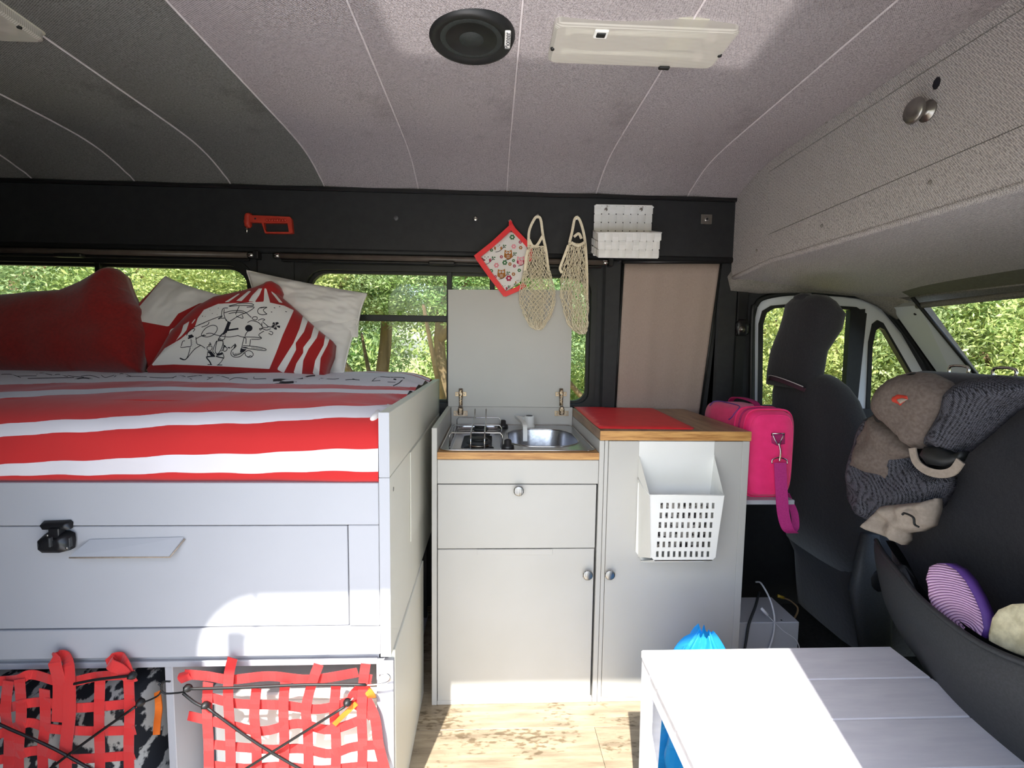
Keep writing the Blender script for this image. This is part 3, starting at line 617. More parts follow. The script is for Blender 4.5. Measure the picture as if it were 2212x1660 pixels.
def ribbons(name, strokes, bvh, m, parent, wpx=3, lift=.0012):
    """ink drawn on cloth: photo strokes dropped on the cloth surface as thin flat ribbons"""
    V = []; F = []
    def hit(x, y):
        d = pray(x, y).normalized(); h = bvh.ray_cast(CAM, d)
        return (h[0]-d*lift) if h[0] is not None else None
    for s in strokes:
        wd = wpx
        if isinstance(s[0], (int, float)): wd = s[0]; s = s[1:]
        P = [Vector((p[0], p[1], 0)) for p in s]; Q = smoothpts(P, 5) if len(P) > 2 else [P[0].lerp(P[1], t/4) for t in range(5)]
        R = [];
        for i, p in enumerate(Q):
            t = (Q[min(i+1, len(Q)-1)]-Q[max(i-1, 0)]); t = t.normalized() if t.length > 0 else Vector((1, 0, 0)); nn = Vector((-t.y, t.x, 0))*wd/2
            a = hit(p.x+nn.x, p.y+nn.y); b = hit(p.x-nn.x, p.y-nn.y); R.append((a, b) if a is not None and b is not None else None)
        for i in range(len(R)-1):
            if R[i] and R[i+1] and (R[i][0]-R[i+1][0]).length < .05:
                k = len(V); V += [R[i][0], R[i][1], R[i+1][1], R[i+1][0]]; F.append((k, k+1, k+2, k+3))
    o = mk(name, V, F, m, parent); o['kind'] = 'stuff'; return o
def bvh_of(o):
    dg = o.data; wl = WL[o.name]; return BVHTree.FromPolygons([v.co+wl for v in dg.vertices], [p.vertices[:] for p in dg.polygons])
def sdist(p, polys):
    best = -1e9
    for poly in polys:
        d = 1e9; n = len(poly)
        for i in range(n):
            ax, ay = poly[i]; bx, by = poly[(i+1) % n]; ex, ey = bx-ax, by-ay; L2 = ex*ex+ey*ey or 1e-9
            t = max(0, min(1, ((p[0]-ax)*ex+(p[1]-ay)*ey)/L2)); d = min(d, math.hypot(p[0]-ax-t*ex, p[1]-ay-t*ey))
        best = max(best, d if inside(p, poly) else -d)
    return max(-30, min(30, best))
def maskmat(name, on, off, bs):
    m = mat(name, on, .88, bs=bs, sheen=.2); t = m.node_tree; a = N(t, 'ShaderNodeAttribute', attribute_name='print'); g = N(t, 'ShaderNodeMath', operation='GREATER_THAN'); g.inputs[1].default_value = 0
    x = N(t, 'ShaderNodeMixRGB'); x.inputs[1].default_value = off; x.inputs[2].default_value = on; t.links.new(a.outputs['Fac'], g.inputs[0]); t.links.new(g.outputs[0], x.inputs[0]); t.links.new(x.outputs[0], t.nodes['Principled BSDF'].inputs['Base Color']); return m
def circ(cx, cy, rx, ry=None, k=12, a0=0, a1=6.2832): ry = ry or rx; return [(cx+rx*math.cos(a0+(a1-a0)*i/k), cy+ry*math.sin(a0+(a1-a0)*i/k)) for i in range(k+1)]
def sc_(L, s, ox, oy): return [[(p if isinstance(p, (int, float)) else (p[0]/s+ox, p[1]/s+oy)) for p in st] for st in L]

def pillow(name, label, C4, thick, colf, m, n=(60, 46), seed=0, wr=.006, pinch=.06, piping=None, cat='pillow'):
    """C4: bottom-left, bottom-right, top-right, top-left corners in the world"""
    a, b, c, d = [Vector(p) for p in C4]; nn = ((b-a).cross(d-a)).normalized()
    if nn.y > 0: nn = -nn
    cen = (a+b+c+d)/4; t = T(name, label, cat, (cen.x, cen.y, min(p.z for p in (a, b, c, d))))
    def S(u, v, side):
        U, Vv = 2*u-1, 2*v-1
        uu = .5+.5*U*(1-pinch*(1-Vv*Vv)); vv = .5+.5*Vv*(1-pinch*(1-U*U))
        p = a.lerp(b, uu).lerp(d.lerp(c, uu), vv)
        k = max(0, (1-U*U)*(1-Vv*Vv))**.42
        w_ = wr*(noise.noise(Vector((u*5+seed, v*5, seed)))*1.3+noise.noise(Vector((u*13, v*13+seed, 2)))*.6)*min(1, k*2)
        return p+nn*(side*thick/2*k+w_)
    V = []; F = []; nu, nv = n
    for side in (1, -1):
        o_ = len(V)
        for j in range(nv+1):
            for i in range(nu+1): V.append(S(i/nu, j/nv, side))
        for j in range(nv):
            for i in range(nu):
                q = (o_+j*(nu+1)+i, o_+j*(nu+1)+i+1, o_+(j+1)*(nu+1)+i+1, o_+(j+1)*(nu+1)+i); F.append(q if side > 0 else q[::-1])
    o = mk('cushion_cover', V, F, m, t, True, fl=('print', [colf(p) for p in V]) if colf else None)
    if piping:
        rim = [S(i/30, 0, 0) for i in range(31)]+[S(1, i/30, 0) for i in range(1, 31)]+[S(1-i/30, 1, 0) for i in range(1, 31)]+[S(0, 1-i/30, 0) for i in range(1, 31)]
        tube('piping', rim, .004, piping, t, 6)
    return t, o
RED = rgb(178, 30, 28); WHT = rgb(238, 234, 230)
# dark red velour cushion, far left
tlc = Tilt(aY(0, 803, 2.0), aY(290, 803, 2.0), aY(258, 583, 2.2)); cu_ = T('cushion', 'large dark red velour cushion at the left end of the bed', 'cushion', aY(60, 803, 2.0))
inflate('cushion_cover', tlc.poly([(-190, 660), (-60, 650), (0, 645), (70, 638), (150, 632), (190, 614), (235, 590), (257, 582), (268, 592), (276, 618), (288, 645), (304, 668), (312, 720), (300, 803), (150, 806), (-190, 806)]), tlc.mp, .10, 'dred', cu_, .014, back=.04, wr=.016, ws=7, width=.13)
whp = [(240, 710), (278, 690), (362, 590), (500, 640), (455, 652), (430, 656), (385, 678), (364, 706), (300, 694)]
def c2(P): return sdist(topx(P), [whp, [(368, 712), (385, 705), (370, 760), (352, 768)], [(400, 690), (415, 682), (400, 715), (390, 722)]])
pmat = maskmat('printed_pillow_cotton', WHT, rgb(168, 28, 28), (14, .3, .005))
pillow('pillow', 'red pillow with a white triangular corner between the dark cushion and the circus pillow', [aY(170, 803, 2.05), aY(420, 803, 2.10), aY(490, 640, 2.24), aY(357, 596, 2.24)], .13, c2, pmat, (80, 60), 2, .006, .05)
pillow('pillow', 'plain white pillow lying lowest behind the circus pillow', [aY(560, 806, 2.10), aY(742, 806, 2.14), aY(775, 690, 2.20), aY(560, 690, 2.20)], .14, None, 'cotton', (50, 40), 5, .008, .04, 'cotton')
pillow('pillow', 'white pillow with piped edge tilted against the window pillar', [aY(560, 720, 2.17), aY(772, 728, 2.18), aY(792, 636, 2.26), aY(533, 585, 2.27)], .12, None, 'cotton', (60, 46), 9, .010, .05, 'cotton')
z4 = lambda L: [(x/6.144+380, y/6.144+590) for x, y in L]
fieldp = z4([(-330, 1230), (-150, 1000), (60, 880), (250, 720), (290, 600), (370, 490), (560, 410), (1190, 380), (1440, 435), (1565, 495), (1420, 820), (1330, 1060), (1240, 1275), (600, 1240), (-30, 1215)])
wstr = [z4(l) for l in ([(1685, 565), (1752, 620), (1640, 900), (1545, 1080), (1370, 1290), (1240, 1290), (1390, 1290), (1580, 1020), (1540, 930), (1620, 740)][:0] or
   [(1690, 560), (1755, 625), (1700, 780), (1590, 930), (1595, 1020), (1430, 1330), (1340, 1280), (1560, 930), (1640, 740)],
   [(1838, 690), (1905, 745), (1870, 860), (1760, 1010), (1690, 1160), (1670, 1360), (1550, 1360), (1600, 1200), (1690, 1060), (1690, 990), (1790, 860)],
   [(1985, 815), (2045, 862), (2010, 960), (1920, 1130), (1900, 1360), (1810, 1360), (1850, 1160), (1960, 960)],
   [(1100, 205), (1010, 300), (960, 380), (1050, 380), (1110, 290), (1145, 205)], [(1175, 205), (1165, 385), (1250, 390), (1235, 330), (1200, 205)],
   [(960, 240), (800, 370), (870, 375), (1000, 240)], [(1240, 225), (1300, 300), (1370, 390), (1420, 400), (1320, 280)],
   [(820, 280), (640, 390), (700, 385), (860, 270)],
   [(100, 690), (180, 640), (140, 760), (80, 830), (0, 900), (70, 790)], [(240, 620), (290, 570), (230, 660), (190, 690)])]
def c1(P): return sdist(topx(P), wstr+[fieldp])
tl = Tilt(aY(335, 806, 2.0), aY(705, 812, 2.0), aY(597, 612, 2.17))
ct = T('pillow', 'circus tent pillow with black line drawings and red stripes', 'pillow', aY(520, 808, 2.0))
co = inflate('cushion_cover', tl.poly([(318, 806), (335, 790), (352, 762), (375, 722), (405, 690), (432, 666), (470, 645), (520, 634), (552, 626), (573, 618), (580, 613), (592, 611), (603, 617), (608, 630), (606, 640), (635, 665), (662, 690), (690, 715), (719, 738), (716, 765), (706, 790), (701, 812), (640, 812), (597, 812), (480, 810), (400, 808)]), tl.mp, .085, pmat, ct, .005, back=.05, wr=.006, ws=9, width=.13, colf=c1)
bv = bvh_of(co)
S6 = [ # drawn in the zoomed frame, turned back to photo pixels
 [(600, 600), (620, 480), (690, 465)], [(660, 610), (700, 660), (730, 660)], [(640, 480), (640, 560), (670, 640)], [(720, 640), (850, 560), (950, 520), (1040, 455), (940, 455)],
 [(700, 650), (690, 700), (640, 780), (560, 880)], [18, (700, 690), (690, 770)], [22, (690, 760), (830, 740)], [14, (660, 790), (620, 820)],
 [(650, 600), (600, 600), (560, 610), (620, 570)], [(640, 530), (760, 500), (900, 510), (1000, 590)], [(700, 540), (830, 520), (920, 540)], [(800, 570), (840, 590), (890, 600), (880, 560)],
 [(700, 440), (780, 420), (860, 400), (1010, 410), (1015, 435), (850, 430), (710, 445)], [(840, 440), (790, 550)],
 [(380, 820), (340, 830), (350, 790), (400, 730), (480, 695), (540, 710), (545, 760), (500, 820), (420, 850), (350, 840)], [(400, 810), (460, 800), (560, 830), (700, 850), (830, 830)], [(260, 880), (330, 840), (400, 830)],
 [(820, 830), (880, 850), (960, 850), (1130, 860), (1100, 880), (1000, 880)], [(560, 890), (600, 820), (650, 800), (640, 880), (560, 890)],
 [(540, 900), (490, 1030), (520, 1080)], [(620, 890), (635, 1000), (600, 1040)], [(545, 905), (620, 905), (610, 990), (560, 1070), (520, 1040), (540, 930), (545, 905)],
 [(1210, 455), (1120, 460), (1085, 500), (1100, 540), (1150, 555), (1210, 545)], [(1210, 455), (1160, 490), (1190, 530), (1210, 545)], [10, (1120, 465), (1180, 455)],
 [34, (930, 730), (975, 730)], [46, (940, 735), (968, 725)], [26, (945, 700), (990, 735)], [30, (930, 745), (985, 745)], [(965, 770), (940, 790), (915, 840)],
 [(950, 660), (1000, 635), (1080, 650), (1130, 690), (1150, 730), (1110, 740), (1120, 760)], [(1010, 600), (1040, 580), (1080, 590), (1070, 620), (1030, 620), (1010, 600)], [(1090, 630), (1140, 610), (1180, 620), (1150, 640)], [(1150, 650), (1200, 690), (1220, 720), (1150, 720), (1140, 660)],
 [(1120, 760), (1150, 740), (1200, 760), (1260, 740)], [(1170, 770), (1100, 820), (1135, 860)], [(1240, 770), (1285, 790), (1270, 820), (1230, 800)],
 [(1220, 710), (1270, 720)], [14, (1280, 690), (1310, 700)], [16, (1330, 655), (1330, 690)], [16, (1345, 710), (1380, 725)], [14, (1300, 720), (1310, 745)],
 [(265, 850), (280, 940), (330, 960), (390, 1000)], [(60, 980), (80, 990), (150, 980), (200, 970), (200, 880)], [(70, 970), (90, 910), (120, 900)], [(190, 990), (160, 1100), (120, 1150), (60, 1130), (60, 1140), (110, 1155), (150, 1130), (240, 1020), (330, 960)], [20, (160, 870), (235, 840)], [26, (190, 860), (215, 835)],
 [14, (430, 960), (470, 945)], [16, (445, 930), (460, 935)], [(410, 1000), (430, 1030), (460, 1030), (480, 1000), (470, 970), (420, 980), (410, 1000)], [22, (430, 1045), (500, 1100)], [18, (400, 1120), (440, 1110), (520, 1105)], [16, (405, 1125), (450, 1180), (465, 1215)], [10, (420, 1215), (480, 1218)],
 [(620, 1010), (640, 1040), (670, 1030), (680, 1000), (650, 980), (620, 1000)], [18, (640, 960), (660, 985)], [16, (690, 990), (720, 995)], [20, (540, 1090), (620, 1060)], [14, (530, 1105), (580, 1120), (640, 1130)], [8, (630, 1130), (600, 1180), (560, 1220)], [10, (545, 1222), (615, 1222)], [(620, 1060), (640, 1120)], [(425, 1040), (415, 1110)],
 [(730, 1000), (770, 960), (800, 970), (760, 1010), (740, 1030), (730, 1080), (770, 1115), (850, 1110), (920, 1050)], [(755, 1050), (770, 1090), (840, 1080), (890, 1040)], [(770, 1000), (790, 940)], [8, (760, 960), (800, 955)], [8, (780, 940), (790, 985)],
 [(905, 850), (880, 960), (860, 1050)], [(990, 880), (980, 970)], [(890, 965), (980, 970), (1100, 985), (1190, 1010), (1170, 1030), (960, 1005), (880, 985)], [10, (880, 985), (950, 990)], [8, (870, 1010), (930, 1020)], [(920, 1050), (960, 1030), (1010, 1050), (1025, 1090), (990, 1120), (930, 1100), (915, 1060)], [(945, 1105), (960, 1120), (985, 1100), (1010, 1110)], [(900, 860), (930, 870), (930, 940)],
 [10, (560, 465), (565, 470)], [10, (480, 535), (486, 540)], [10, (350, 570), (356, 578)], [9, (545, 550), (550, 553)], [9, (1300, 460), (1318, 466)], [9, (1370, 445), (1384, 449)], [9, (1262, 516), (1278, 520)], [9, (1452, 512), (1472, 516)], [8, (450, 490), (455, 494)], [8, (385, 575), (390, 580)],
 [(560, 900), (570, 880), (600, 870)], [(140, 830), (180, 760), (250, 740), (230, 780)], [(240, 720), (330, 680), (420, 640), (520, 600), (610, 570)], [(300, 690), (380, 660)], [(440, 650), (420, 690), (340, 720)]]
for i_ in range(9): S6.append([4, (775+i_*14, 1068-i_*2), (780+i_*15, 1108-i_*5)])
for i_ in range(10): S6.append([4, (1010+i_*15, 985+i_*2), (1006+i_*15, 1003+i_*2)])
for i_ in range(14): S6.append([5, (215+(i_ % 3)*22, 900+i_*8), (221+(i_ % 3)*22, 902+i_*8)])
ribbons('line_drawing', [[(p if isinstance(p, (int, float)) else (p[0]/6.144+380, p[1]/6.144+590)) for p in ([max(s[0]/6.144, .9)]+s[1:] if isinstance(s[0], (int, float)) else [1.5]+s)] for s in S6], bv, 'ink', ct)
# black drawing on the duvet's white field
bv2 = bvh_of(dvo); Z5 = lambda L: [[(p if isinstance(p, (int, float)) else (p[0]/5.82+600, p[1]/5.82+700)) for p in s] for s in L]
D5 = Z5([[5.5, (-60, 710), (30, 705), (120, 712), (240, 716)], [5, (-40, 735), (100, 738), (200, 732)], [3, (200, 705), (300, 690), (380, 660), (470, 650)], [1.2, (520, 700), (545, 685), (600, 690), (700, 695), (770, 688)], [1.5, (850, 705), (930, 700), (1030, 706)], [1.5, (940, 690), (990, 706)], [1.4, (1190, 715), (1260, 668), (1400, 672), (1590, 678), (1540, 725)], [2, (1590, 680), (1530, 740), (1450, 780)], [3, (1455, 695), (1490, 700)], [1.2, (1180, 720), (1290, 712)], [1.2, (1380, 730), (1480, 735)]])
D5 += [[1.3, (330+40*k+random.uniform(-20, 20), 818+random.uniform(-4, 4)), (350+40*k, 816+random.uniform(-5, 4)), (375+40*k, 821+random.uniform(-5, 3))] for k in range(6)]
D5 += [[1.2, (10+34*k+random.uniform(-10, 10), 812+random.uniform(-4, 5)), (24+34*k, 810+random.uniform(-4, 6)), (45+34*k, 814+random.uniform(-5, 4))] for k in range(9)]
D5 += [[3, (310, 802), (345, 806)], [2.5, (160, 820), (180, 817), (200, 819)], [1.5, (60, 818), (160, 816)]]
ribbons('line_drawing', D5, bv2, 'ink', dv, lift=.002)

# ------------------------------------------------------------------ kitchen
YK = 1.655; YBK = 2.24
kc = T('sink_cabinet', 'white kitchen cabinet with one drawer and one door under the sink', 'cabinet', (.09, 1.95, 0))
K = lambda name, *a, m='lam2', b=.0015, p=kc: box(name, *a, m, p, b)
K('side_panel', -.206, -.187, YK, YBK, 0, 1.027); K('side_panel', .386, .4035, YK, YBK, 0, .985)
K('front_rail', -.186, .385, YK+.001, YK+.018, .828, .914)
K('plinth_rail', -.186, .385, YK+.001, YK+.018, 0, .016); K('back_panel', -.186, .385, YBK-.016, YBK, 0, 1.027)
K('inner_shelf', -.186, .385, YK+.03, YBK-.02, .57, .585, b=0)
dw = K('drawer', -.1845, .379, YK-.001, YK+.017, .5925, .8255); do_ = K('door', -.1845, .3775, YK-.001, YK+.017, .018, .5895)
o2 = K('grip_cutout', -.045, .227, YK-.002, YK+.004, .567, .5895, p=do_)
def knob(x, z, p):
    k = lathe('knob', [(.007, 0), (.006, .012), (.016, .016), (.0185, .021), (.018, .024), (.014, .026), (0, .027)], (x, YK, z), (0, -1, 0), 'alu', p, 28)
    m = MAT.get('knobm')
    if not m:
        m = mat('patterned_pewter', rgb(60, 60, 60), .35, 1); t = m.node_tree; b = t.nodes['Principled BSDF']
        tc = N(t, 'ShaderNodeTexCoord'); wv = N(t, 'ShaderNodeTexWave'); wv.inputs['Scale'].default_value = 95; wv.inputs['Distortion'].default_value = 14; wv.inputs['Detail'].default_value = 0; wv.inputs['Detail Scale'].default_value = .02
        vr = N(t, 'ShaderNodeTexVoronoi'); vr.inputs['Scale'].default_value = 90; t.links.new(tc.outputs['Object'], vr.inputs[0])
        t.links.new(tc.outputs['Object'], wv.inputs[0]); r = N(t, 'ShaderNodeValToRGB'); r.color_ramp.elements[0].position = .4; r.color_ramp.elements[1].position = .55
        r.color_ramp.elements[0].color = rgb(58, 58, 60); r.color_ramp.elements[1].color = rgb(220, 220, 218); t.links.new(wv.outputs['Fac'], r.inputs[0]); t.links.new(r.outputs[0], b.inputs['Base Color']); MAT['knobm'] = m
    k.data.materials[0] = m; return k
knob(.1, .809, dw); knob(.352, .501, do_)
wt = T('worktop', 'oak edged worktop holding the sink and stove', 'worktop', (.1, 1.95, .92))
ri = rrect(-.168, .368, YK+.03, 2.20, .03)
plate('board', [(-.186, YK-.003), (.385, YK-.003), (.385, YBK-.017), (-.186, YBK-.017)], [ri], .9165, .941, mpZ, 'oak', wt)
# stainless hob and sink unit
su = T('hob_sink_unit', 'stainless steel two burner hob and sink set into the worktop', 'sink', (.1, 1.95, .94))
ZT = .944; sx0, sx1, sy0, sy1 = -.18, .378, YK+.02, 2.215
bowl = rrect(.068, .345, 1.735, 2.10, (.11, .11, .11, .11), 8)
hobp = rrect(-.155, .045, 1.70, 2.18, .035)
plate('rim_tray', rrect(sx0, sx1, sy0, sy1, .035), [bowl, hobp], ZT-.003, ZT+.001, mpZ, 'steel', su)
tube('rolled_edge', [(p[0], p[1], ZT) for p in rrect(sx0, sx1, sy0, sy1, .035)+rrect(sx0, sx1, sy0, sy1, .035)[:1]], .0035, 'chrome', su, 8)
def basin(name, loop, depth, k, m):
    cx = sum(p[0] for p in loop)/len(loop); cy = sum(p[1] for p in loop)/len(loop); V = []; F = []; n = len(loop)
    lv = [(1, 0), (.985, -.012), (.95, -depth*.55), (.88, -depth*.9), (.72, -depth), (.02, -depth-.004)]
    for s, h in lv: V += [(cx+(p[0]-cx)*(1-(1-s)*k), cy+(p[1]-cy)*(1-(1-s)*k), ZT+h) for p in loop]
    for i in range(len(lv)-1):
        for j in range(n): F.append((i*n+j, i*n+(j+1) % n, (i+1)*n+(j+1) % n, (i+1)*n+j))
    return mk(name, V, F, m, su, True)
bs = basin('basin', bowl, .14, 1, 'steel'); lathe('drain', [(.028, 0), (.028, .002), (.02, .003), (.018, .001), (0, .001)], (.2, 1.92, ZT-.143), (0, 0, 1), 'chrome', su)
basin('hob_pan', hobp, .022, .4, 'steel'); tube('basin_rim', [(p[0], p[1], ZT+.001) for p in bowl+bowl[:1]], .003, 'chrome', su)
for bi, (bx, by, br) in enumerate(((-.045, 1.80, .048), (-.045, 2.08, .036))):
    bn = lathe('burner', [(br*1.15, 0), (br*1.2, .004), (br*.8, .008), (br*.78, .022), (br, .024), (br, .028), (br*.9, .032), (br*.75, .034), (0, .036)], (bx, by, ZT-.022), (0, 0, 1), 'greyp', su)
    lathe('burner_cap', [(br*.72, 0), (br*.74, .005), (br*.6, .009), (0, .01)], (bx, by, ZT+.012), (0, 0, 1), 'rubber', bn)
    lathe('burner_ring', [(br*.80, 0), (br*.82, .008), (br*.80, .009)], (bx, by, ZT-.012), (0, 0, 1), 'hinge', bn)
GL = []; gz = ZT+.052
for y in (1.735, 1.90, 2.10): GL.append([(-.150, y, ZT+.002), (-.150, y, gz-.01), (-.142, y, gz), (.035, y, gz), (.043, y, gz-.01), (.043, y, ZT+.002)])
for x in (-.072, -.022): GL.append([(x, 1.70, ZT), (x, 1.715, gz-.004), (x, 1.73, gz+.003), (x, 2.14, gz+.003), (x, 2.16, gz+.03)])
tubes('pan_support', GL, .0026, 'chrome', su, 8)
for kx, ky in ((.062, 1.70), (.055, 2.14)):
    lathe('control_knob', [(.024, 0), (.022, .014), (.014, .018), (.013, .032), (.008, .036), (0, .037)], (kx, ky, ZT), (0, 0, 1), 'blackp', su)
fc = T('tap', 'white plastic swivel tap at the back of the sink', 'tap', (.175, 2.15, ZT))
lathe('tap_body', [(.026, 0), (.026, .01), (.022, .014), (.023, .05), (.021, .053), (0, .053)], (.175, 2.15, ZT), (0, 0, 1), 'plastic', fc)
lathe('tap_cap', [(.015, 0), (.014, .003), (0, .0035)], (.175, 2.15, ZT+.053), (0, 0, 1), 'screw', fc)
loft('tap_spout', [((.160, 2.15, ZT+.038), .009, .009), ((.12, 2.15, ZT+.046), .010, .008), ((.115, 2.145, ZT+.047), .010, .009)], 'plastic', fc, 12, 4, 'x')
strip('spout_arm', [(.118, 2.16, ZT+.048), (.128, 2.05, ZT+.05), (.136, 1.93, ZT+.05), (.138, 1.90, ZT+.035), (.138, 1.885, ZT-.01)], .017, 'plastic', fc, (0, 0, 1), .006, 3)
# lid
la, lb, lc, ld_ = aY(968, 880, YBK+.0), aY(1231, 880, YBK+.0), aY(1237, 627, YBK+.05), aY(968, 626, YBK+.05)
VV = [la, lb, lc, ld_]; VV += [p+Vector((0, .016, 0)) for p in VV]
lido = mk('lid', VV, [(0, 1, 2, 3), (7, 6, 5, 4), (0, 4, 5, 1), (1, 5, 6, 2), (2, 6, 7, 3), (3, 7, 4, 0)], 'lam2', kc)
def merge(e, name, parent):
    V = []; F = []; mi = []; mats = []
    for o in list(e.children):
        c = WL[o.name]; k = len(V); V += [v.co+c for v in o.data.vertices]; m = o.data.materials[0]
        if m not in mats: mats.append(m)
        for p in o.data.polygons: F.append([i+k for i in p.vertices]); mi.append(mats.index(m))
        bpy.data.objects.remove(o)
    bpy.data.objects.remove(e); o = mk(name, V, F, mats[0], parent)
    for m in mats[1:]: o.data.materials.append(m)
    o.data.polygons.foreach_set('material_index', mi); return o
def hinge(x, y, nm):
    hg = T('hinge_group', nm, 'hinge', aY(x, 897, YBK-.02)); m_, f_ = Yp(YBK-.017)
    q = lambda dx, py: f_(x+dx, py)
    plate('base_plate', [q(-15, 888), q(15, 888), q(15, 899), q(-15, 899)], [], YBK-.020, YBK-.0165, mpY, 'hinge', hg)
    c = q(0, 891); lathe('cup', [(.014, 0), (.014, .003), (.011, .004), (0, .004)], (c[0], YBK-.02, c[1]), (0, -1, 0), 'hinge', hg)
    inflate('arm_block', [q(-5, 897), q(5, 897), q(6, 885), q(4, 878), q(-4, 878), q(-6, 885)], lambda u, v, h: Vector((u, YBK-.022-h, v)), .012, 'hinge', hg, .006, width=.004)
    inflate('upper_arm', [q(-4, 878), q(4, 878), q(4, 864), q(5, 850), q(4, 840), q(-4, 840), q(-5, 850), q(-4, 864)], lambda u, v, h: Vector((u, YBK-.006-h, v)), .010, 'hinge', hg, .006, width=.004)
    plate('wing_plate', [q(-12, 848), q(12, 848), q(12, 857), q(-12, 857)], [], YBK-.004, YBK+.004, mpY, 'hinge', hg)
    for dx, py in ((0, 853), (0, 862), (-11, 893), (11, 893), (-8, 852), (8, 852)):
        c = q(dx, py); lathe('screw', [(.0034, 0), (.003, .0015), (0, .002)], (c[0], YBK-(.017 if abs(dx) < 2 else .021 if py > 880 else .005), c[1]), (0, -1, 0), 'alu', hg, 8)
    merge(hg, 'hinge', kc)
hinge(995, 897, 'metal concealed hinge at the left foot of the open lid'); hinge(1213, 900, 'metal concealed hinge at the right foot of the open lid')
# taller cabinet on the right
k2 = T('tall_cabinet', 'white kitchen cabinet with single door under the red mat', 'cabinet', (.67, 1.95, 0))
K('side_panel', .405, .418, YK, YBK, 0, .985, p=k2); K('side_panel', .905, .931, YK, YBK, 0, .985, p=k2); K('back_panel', .418, .905, YBK-.016, YBK, 0, .985, p=k2)
d2 = K('door', .4195, .9045, YK-.001, YK+.017, .018, .984, p=k2); K('plinth_rail', .4185, .905, YK+.001, YK+.018, 0, .016, p=k2)
knob(.432, .501, d2)
w2 = T('worktop', 'oak worktop with red mat on the taller cabinet', 'worktop', (.67, 1.95, .99))
box('board', .386, .932, YK-.004, YBK+.01, .9865, 1.021, 'oaktop', w2, .002); box('edge_band', .386, .932, YK-.0055, YK-.004, .987, 1.0205, 'oak', w2, .0004)
rmz = 1.0225
rm = inflate('cutting_mat', [tuple(aZ(x, y, rmz)[:2]) for x, y in ((1239, 879), (1404, 882), (1412, 883), (1500, 925), (1495, 928), (1296, 926), (1287, 920))], lambda u, v, h: Vector((u, v, rmz+h)), .0035, 'redmat', None, .03, back=.0008, width=.004); tag(rm, 'thin red mat with cut corners lying on the taller cabinet', 'mat')
# hanging bin
bn = T('hanging_bin', 'white plastic waste bin with slotted front hooked over the cabinet door', 'bin', (.68, 1.62, .65))
Yb0, Yb1 = YK-.003, 1.545
bx0, bx1 = aY(1379, 1000, Yb0).x, aY(1541, 1000, Yb0).x
zt, zb = aY(1460, 953, Yb0).z, aY(1460, 1214, Yb0).z
plate('back_plate', [(bx0, zt), (bx1, zt), (bx1, zb+.03), (bx1-.02, zb), (bx0+.03, zb), (bx0, zb+.04)], [], Yb0-.003, Yb0, mpY, 'plastic', bn)
box('hook_lip', bx0, bx1, Yb0-.003, YK+.03, .9843, .9862, 'plastic', bn, 0)
fz1 = aY(1480, 1070, Yb1).z; fz0 = aY(1480, 1212, Yb1).z; fx0, fx1 = aY(1402, 1100, Yb1).x, aY(1562, 1100, Yb1).x; fb0, fb1 = aY(1405, 1210, Yb1).x, aY(1543, 1210, Yb1).x
fo_ = [(fx0, fz1), (fx1, fz1), (fb1+.004, fz0+.012), (fb1-.008, fz0), (fb0+.015, fz0), (fb0, fz0+.015)]
holes = []
for r in range(6):
    for c in range(10):
        t = r/5; ya = 1087+r*20.9; xa = (1427-r*1.9)+c*(12.35-.15*r*.3); q = aY(xa, ya, Yb1); q2 = aY(xa+5.0, ya+12.5, Yb1); holes.append([(q.x, q2.z), (q2.x, q2.z), (q2.x, q.z), (q.x, q.z)])
plate('slotted_front', fo_, holes, Yb1, Yb1+.0025, mpY, 'plastic', bn)
def sidew(name, xf, xb, xfb, xbb):
    zs = aY(1380, 1042, Yb0).z; P = [(xb, Yb0, zs), (xf, Yb1, fz1), (xfb, Yb1, fz0+.01), (xbb, Yb0, zb+.02), (xb, Yb0-.002, zs+.1)]
    Q = [Vector(p) for p in (P[4], P[0], ((xb*.3+xf*.7), Yb0*.55+Yb1*.45, fz1+.015), P[1], P[2], P[3])]
    sgn = Vector((.0025, 0, 0)); V = Q+[p+sgn for p in Q]; n = len(Q); F = [tuple(range(n)), tuple(range(2*n-1, n-1, -1))]+[(i, (i+1) % n, (i+1) % n+n, i+n) for i in range(n)]
    mk(name, V, F, 'plastic', bn)
sidew('side_wall', fx0, bx0, fb0, bx0+.01); sidew('side_wall', fx1, bx1, fb1, bx1-.02)
mk('base', [(fb0+.01, Yb1, fz0), (fb1-.005, Yb1, fz0), (bx1-.02, Yb0, zb), (bx0+.02, Yb0, zb), (fb0+.01, Yb1, fz0+.003), (fb1-.005, Yb1, fz0+.003), (bx1-.02, Yb0, zb+.003), (bx0+.02, Yb0, zb+.003)], [(0, 1, 2, 3), (7, 6, 5, 4), (0, 4, 5, 1), (1, 5, 6, 2), (2, 6, 7, 3), (3, 7, 4, 0)], 'plastic', bn)
tube('front_rim', [(bx0, Yb0-.002, fz1+.03), (bx0*.4+fx0*.6, Yb0*.5+Yb1*.5, fz1+.006), (fx0, Yb1, fz1), (fx1, Yb1, fz1), (bx1*.4+fx1*.6, Yb0*.5+Yb1*.5, fz1+.006), (bx1, Yb0-.002, fz1+.03)], .0025, 'plastic', bn, 8)
rub = inflate('crumpled_rubbish', [(fb0+.012, fz0+.012), (fb1-.014, fz0+.012), (fb1-.004, fz1-.06), (fb0+.1, fz1-.03), (fb0+.03, fz1-.07)], lambda u, v, h: Vector((u, 1.60-h, v)), .03, mat('printed_wrappers', rgb(60, 58, 60), .6, ns=55, col2=rgb(214, 208, 200), ramp=(.45, .52)), None, .02, back=.02, wr=.02, ws=30); tag(rub, 'crumpled printed wrappers inside the slotted white bin', 'rubbish', kind='stuff')

